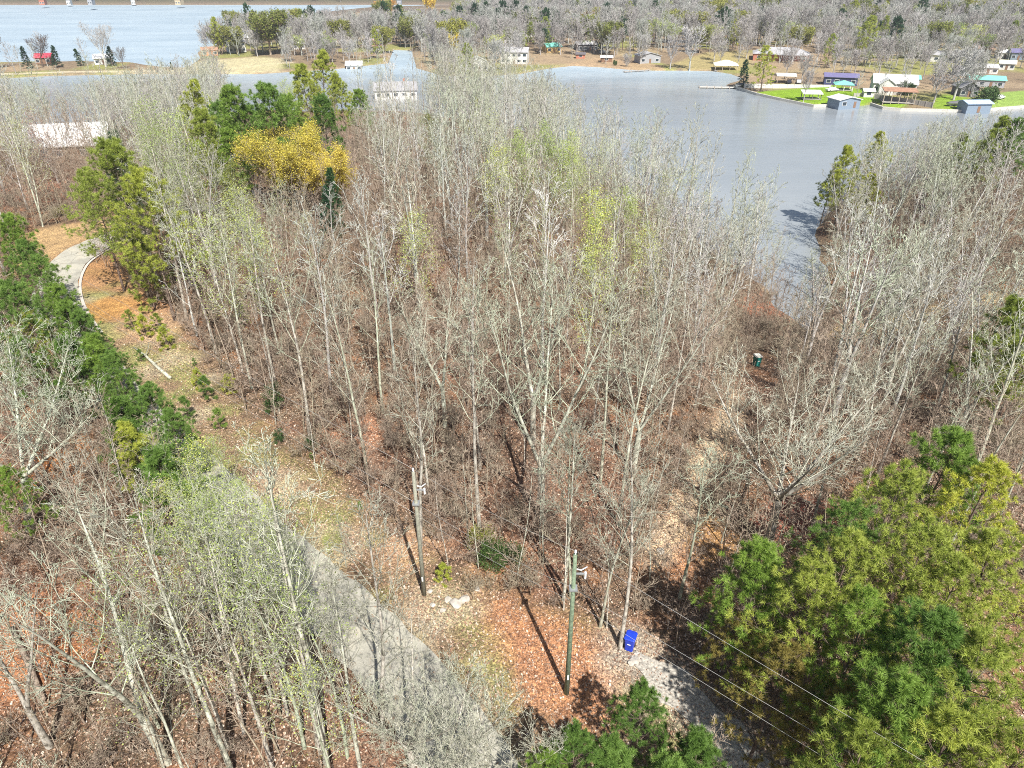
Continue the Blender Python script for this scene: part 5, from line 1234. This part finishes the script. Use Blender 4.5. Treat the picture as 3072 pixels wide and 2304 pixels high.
C, z, hh = C[k_], z[k_], hh[k_]; print('far wood', len(C))
scatter('far_wood', np.column_stack([C, z]), hh, ['f_grey0', 'f_grey1', 'f_grey2', 'f_grey3', 'f_fork0', 'f_fork1', 'f_fork2'], 8, .05)
k_ = (NR.random(len(C)) < .30) & (C[:,1] > 400); Cc = C[k_] + 3
scatter('far_green_wood', np.column_stack([Cc, terrain(Cc[:,0], Cc[:,1])]), NR.uniform(.6, 1.0, len(Cc)), ['lime_far', 'olive_far', 'pine_far2', 'pine_far', 'lime_far'], 9, .05)
C = gen_points(3000, (-1300, 945), (900, 1400), 13, [], lambda C: np.ones(len(C), bool)); z = terrain(C[:,0], C[:,1])
scatter('far_shore_wood', np.column_stack([C, z - 1]), NR.uniform(.7, 1.1, len(C)), ['pine_far', 'pine_far', 'f_grey0'], 10, .05)
for i in range(26):      # small houses strung along the far shore
    x = 20 + i * 47 + random.uniform(-14, 14)
    house(x, 14.2 - (i % 3) * .5, 10 + (i % 4) * 2, 'tiny %s waterfront house on the far shore' % ['white', 'pale grey', 'brick', 'tan'][i % 4], ['white', 'grey', 'brick', 'tan'][i % 4], ['white', 'lgrey', 'brown', 'white', 'grey'][i % 5], 'gable', 10, 4.5, 2.4, random.uniform(-20, 20), 2, False)['group'] = 'tiny %s waterfront houses on the far shore' % ['white', 'pale grey', 'brick', 'tan'][i % 4]

# ------------------------------------------------------------------ utility poles and wires
POLE = plain('green treated pole', (.15,.20,.13), .9, 7, .45); POLE2 = plain('weathered grey-green pole', (.24,.24,.19), .9, 7, .3); PORC = plain('white porcelain', (.75,.75,.75), .3, 2, .05); STEEL = plain('galvanised steel', (.45,.47,.48), .45, 2, .1, .6)
def pole(g, h, mat, label, az):
    t = empty('utility_pole', g, az, label, 'utility pole')
    MB().tube([(0, 0, -.5), (0, 0, h * .5), (0, 0, h)], [.145, .12, .095], 14).build('shaft', mat, t, True)
    ins = MB().tube([(0, -.02, h), (0, -.02, h + .12), (0, -.02, h + .13), (0, -.02, h + .26)], [.03, .03, .07, .045], 8).build('insulator', PORC, t)
    br = MB().box(.1, .62, -.04, .04, h - 1.35, h - 1.27).build('bracket', STEEL, t); MB().tube([(.55, 0, h - 1.6), (.55, 0, h - 1.2)], .06, 8).build('fuse', PORC, br)
    br2 = MB().tube([(.12, .1, h - 1.1), (.36, .14, h - 1.2), (.62, .1, h - .95)], .035, 6).build('arrester', PORC, t)
    MB().box(-.2, .2, -.2, .2, h - 2.35, h - 2.25).build('band', STEEL, t)
    MB().box(-.045, .045, -.19, -.165, 1.4, 1.75).build('pole_tag', TRIM, t)
    return t
gA = G(1700, 2080); gB = G(1273, 1785)
def vert_h(g, py):      # height of the point of the upright at g seen at this picture row
    lo, hi = 1, 25
    for _ in range(40):
        mid = (lo + hi) / 2; _, yy = proj(g.x, g.y, g.z + mid); lo, hi = (mid, hi) if yy > py else (lo, mid)
    return lo
hA = vert_h(gA, 1662); hB = vert_h(gB, 1415); print('pole heights', hA, hB, tuple(gA), tuple(gB))
az = math.atan2(gA.y - gB.y, gA.x - gB.x)
pole(gA, hA, POLE, 'green utility pole standing in the orange leaf clearing', 0)
pole(gB, hB, POLE2, 'grey-green utility pole at the wood edge beyond the rocks', 0)
eC = Vector(at(-260, 520, 22)); gC = Vector((eC.x, eC.y, float(terrain(eC.x, eC.y)[0])))
def wire(p0, p1, sag, r, label):
    pts = []; n = 22
    for i in range(n + 1):
        t_ = i / n; p = p0.lerp(p1, t_); p.z -= sag * 4 * t_ * (1 - t_); pts.append(p)
    tag(MB().tube(pts, r, 5).build('power_line', WIRE, None, True), label, 'power line')
WIRE = plain('aluminium wire', (.38,.38,.36), .5, 2, .1, .2)
tA, tB = gA + Vector((0, 0, hA)), gB + Vector((0, 0, hB))
def exitp(p, px, py):   # where the wire through p at level height leaves towards the next pole: same height, on this pixel's ray
    q = at(px, py, p.z); d_ = Vector(q) - p; return p + d_.normalized() * 46
for k, (dz, ex, nm) in enumerate([(.2, (2850, 2310), 'top'), (-2.3, (2655, 2304), 'middle'), (-3.2, (2550, 2304), 'lowest')]):
    a_ = tA + Vector((.0, 0, dz)); e_ = exitp(a_, *ex)
    wire(a_, e_, .35, .009, '%s wire from the near utility pole to the lower right corner' % nm)
    wire(tB + Vector((0, 0, dz)), a_, .3, .008, '%s wire between the two utility poles' % nm)
    wire(Vector((gC.x, gC.y, 22 + dz)), tB + Vector((0, 0, dz)), .8, .009, '%s wire from the far pole across the road bend' % nm)
    if k == 0: eD = e_

# ------------------------------------------------------------------ bins, log, rocks
def bin_(g, rz, body, lid, label, open_=0, s=1.0):
    t = empty('wheeled_bin', g, rz, label, 'bin'); t.scale = (s, s, s)
    secs = [(.24, .26, .06), (.245, .27, .3), (.29, .33, .98), (.31, .35, 1.0), (.31, .35, 1.03)]; m_ = MB(); n = 12
    def rr(hx, hy, z):
        o = []
        for cx, cy, a0 in ((1, 1, 0), (-1, 1, 90), (-1, -1, 180), (1, -1, 270)):
            for a_ in (0, 45, 90): q = R(a0 + a_); o.append((cx * (hx - .07) + math.cos(q) * .07, cy * (hy - .07) + math.sin(q) * .07, z))
        return o
    for hx, hy, z in secs: m_.v += rr(hx, hy, z)
    for i in range(len(secs) - 1): m_.f += [(i*n+j, i*n+(j+1)%n, (i+1)*n+(j+1)%n, (i+1)*n+j) for j in range(n)]
    m_.f.append(tuple(reversed(range(n)))); m_.f.append(tuple((len(secs)-1)*n + j for j in range(n)))
    m_.build('body', body, t)
    l = MB(); hs = [(.32, .36, 1.035), (.325, .365, 1.07), (.27, .31, 1.11), (.12, .16, 1.125)]
    for hx, hy, z in hs: l.v += rr(hx, hy, z)
    for i in range(3): l.f += [(i*n+j, i*n+(j+1)%n, (i+1)*n+(j+1)%n, (i+1)*n+j) for j in range(n)]
    l.f.append(tuple(reversed(range(n)))); l.f.append(tuple(3*n + j for j in range(n))); l.build('lid', lid, t)
    MB().tube([(-.22, .42, 1.03), (.22, .42, 1.03)], .018, 8).box(-.24, -.2, .34, .43, 1.0, 1.05).box(.2, .24, .34, .43, 1.0, 1.05).build('handle', lid, t)
    for sx in (-1, 1): MB().tube([(sx*.2, .27, .13), (sx*.27, .27, .13)], .13, 14).build('wheel', TYRE, t)
    MB().box(-.1, .1, -.318, -.295, .62, .68).build('sticker', TRIM, t)
    return t
BLUE = plain('blue bin plastic', (.015,.05,.52), .35, 2, .08); TEAL = plain('teal bin plastic', (.03,.22,.19), .4, 2, .1); CREAM = plain('cream lid', (.72,.70,.60), .5, 2, .05)
gb = G(1888, 1945); bin_(gb, R(-24), BLUE, BLUE, 'bright blue wheeled bin beside the white-barked tree and gravel driveway')
gt = G(2268, 1098); bin_(gt, R(12), TEAL, CREAM, 'teal wheeled bin with cream lid alone in the wood', s=1.3)
gt = G(2160, 985)
t = empty('overturned_boat', gt, R(60), 'small teal overturned rowing boat among brown twigs', 'boat'); m_ = MB()
for x, hw, hz in [(-1.5,.35,.35),(-.8,.55,.5),(0,.62,.55),(.8,.5,.5),(1.5,.06,.3)]: m_.v += [(x, -hw, 0), (x, -hw*.7, hz*.75), (x, 0, hz), (x, hw*.7, hz*.75), (x, hw, 0)]
for i in range(4):
    for j in range(4): a_ = i*5+j; m_.f.append((a_, a_+5, a_+6, a_+1))
m_.f.append((0,1,2,3,4)); m_.build('hull', plain('faded teal hull', (.30,.42,.40), .5, 2, .1), t, True); MB().box(-1.45, 1.3, -.02, .02, .5, .6).build('keel', TRIM, t)
LOGM = BARK['green']
l0, l1 = G(402, 1045), G(512, 1138); dl = l1 - l0
t = empty('fallen_log', l0, 0, 'pale fallen log lying on the dry verge above the row of pines', 'log')
MB().tube([Vector((0,0,.12)), dl*.3+Vector((.15,0,.2)), dl*.65+Vector((-.1,.1,.16)), dl+Vector((0,0,.15))], [.06,.12,.15,.17], 10).build('trunk', LOGM, t, True)
MB().tube([dl*.3+Vector((.15,0,.2)), dl*.22+Vector((.6,.5,.5)), dl*.1+Vector((.9,.9,.6))], [.06,.04,.02], 6).build('branch', LOGM, t, True)
MB().tube([dl*.55+Vector((0,0,.2)), dl*.6+Vector((.6,.9,.35))], [.05,.015], 6).build('branch', LOGM, t, True)
l0, l1 = G(40, 1890), G(130, 2110); dl = l1 - l0
t = empty('fallen_log', l0, 0, 'dark fallen trunk on the orange ground in the lower left', 'log')
MB().tube([Vector((0,0,.2)), dl*.5+Vector((.1,0,.25)), dl+Vector((0,0,.2))], [.13,.17,.2], 10).build('trunk', BARK['brown'], t, True)
l0, l1 = G(500, 1255), G(522, 1270)
def rock(px, py, s, label, seed, flat=.5):
    import bmesh
    bm = bmesh.new(); bmesh.ops.create_icosphere(bm, subdivisions=2, radius=1); rg = random.Random(seed)
    cuts = [Vector((rg.gauss(0, 1), rg.gauss(0, 1), rg.gauss(0, 1))).normalized() for _ in range(9)]
    for v in bm.verts:
        for c in cuts:
            dd = v.co.dot(c) - .72
            if dd > 0: v.co -= c * dd
        v.co = Vector((v.co.x * s, v.co.y * s * rg.uniform(.78, .82), v.co.z * s * flat))
    me = bpy.data.meshes.new('rock'); bm.to_mesh(me); bm.free(); me.materials.append(STONE)
    o = link('rock', me); g = G(px, py); o.location = g + Vector((0, 0, s * flat * .35)); o.rotation_euler = (0, 0, rg.uniform(0, 6)); tag(o, label, 'rock')
for i, (x, y, s, lab) in enumerate([(1366, 1812, .5, 'largest pale rock on the verge by the clearing'), (1392, 1800, .42, 'pale angular rock right of the largest one'), (1345, 1800, .3, 'smaller pale rock behind the largest'), (1298, 1816, .22, 'little pale rock left of the others'),
        (1330, 1832, .25, 'flat pale stone before the largest rock'), (1432, 1768, .25, 'pale stone at the top corner of the clearing'), (1290, 1775, .2, 'small stone near the far pole foot'), (1980, 1655, .38, 'pale stone on the sandy patch in the wood'), (1905, 1985, .35, 'white stone at the head of the gravel driveway'),
        (1893, 1990, .28, 'smaller white stone at the head of the gravel driveway'), (915, 1490, .2, 'small pale stone on the upper verge'), (940, 1475, .16, 'tiny pale stone on the upper verge'), (1950, 1460, .3, 'pale rock beside the sandy track')]): rock(x, y, s, lab, 40 + i)

# ------------------------------------------------------------------ the air
HZ = MB().box(-2300, 2500, -40, 2050, -4, 88)
m = bpy.data.materials.new('thin haze'); m.use_nodes = True; nt = m.node_tree; nt.nodes.remove(nt.nodes['Principled BSDF'])
pv = nt.nodes.new('ShaderNodeVolumePrincipled'); pv.inputs['Color'].default_value = (.86,.91,1,1); pv.inputs['Density'].default_value = .00018; pv.inputs['Anisotropy'].default_value = .2
nt.links.new(pv.outputs[0], nt.nodes['Material Output'].inputs['Volume'])
tag(HZ.build('haze', m), kind='stuff')
# remove prototypes nothing placed
for k, t in PROTO.items():
    if not t.get('label'):
        print('UNPLACED', k)
        t['label'] = 'grey bare tree of the far wood'; t['category'] = BT; g = G(1500 + random.uniform(0, 500), 90); t.location = g
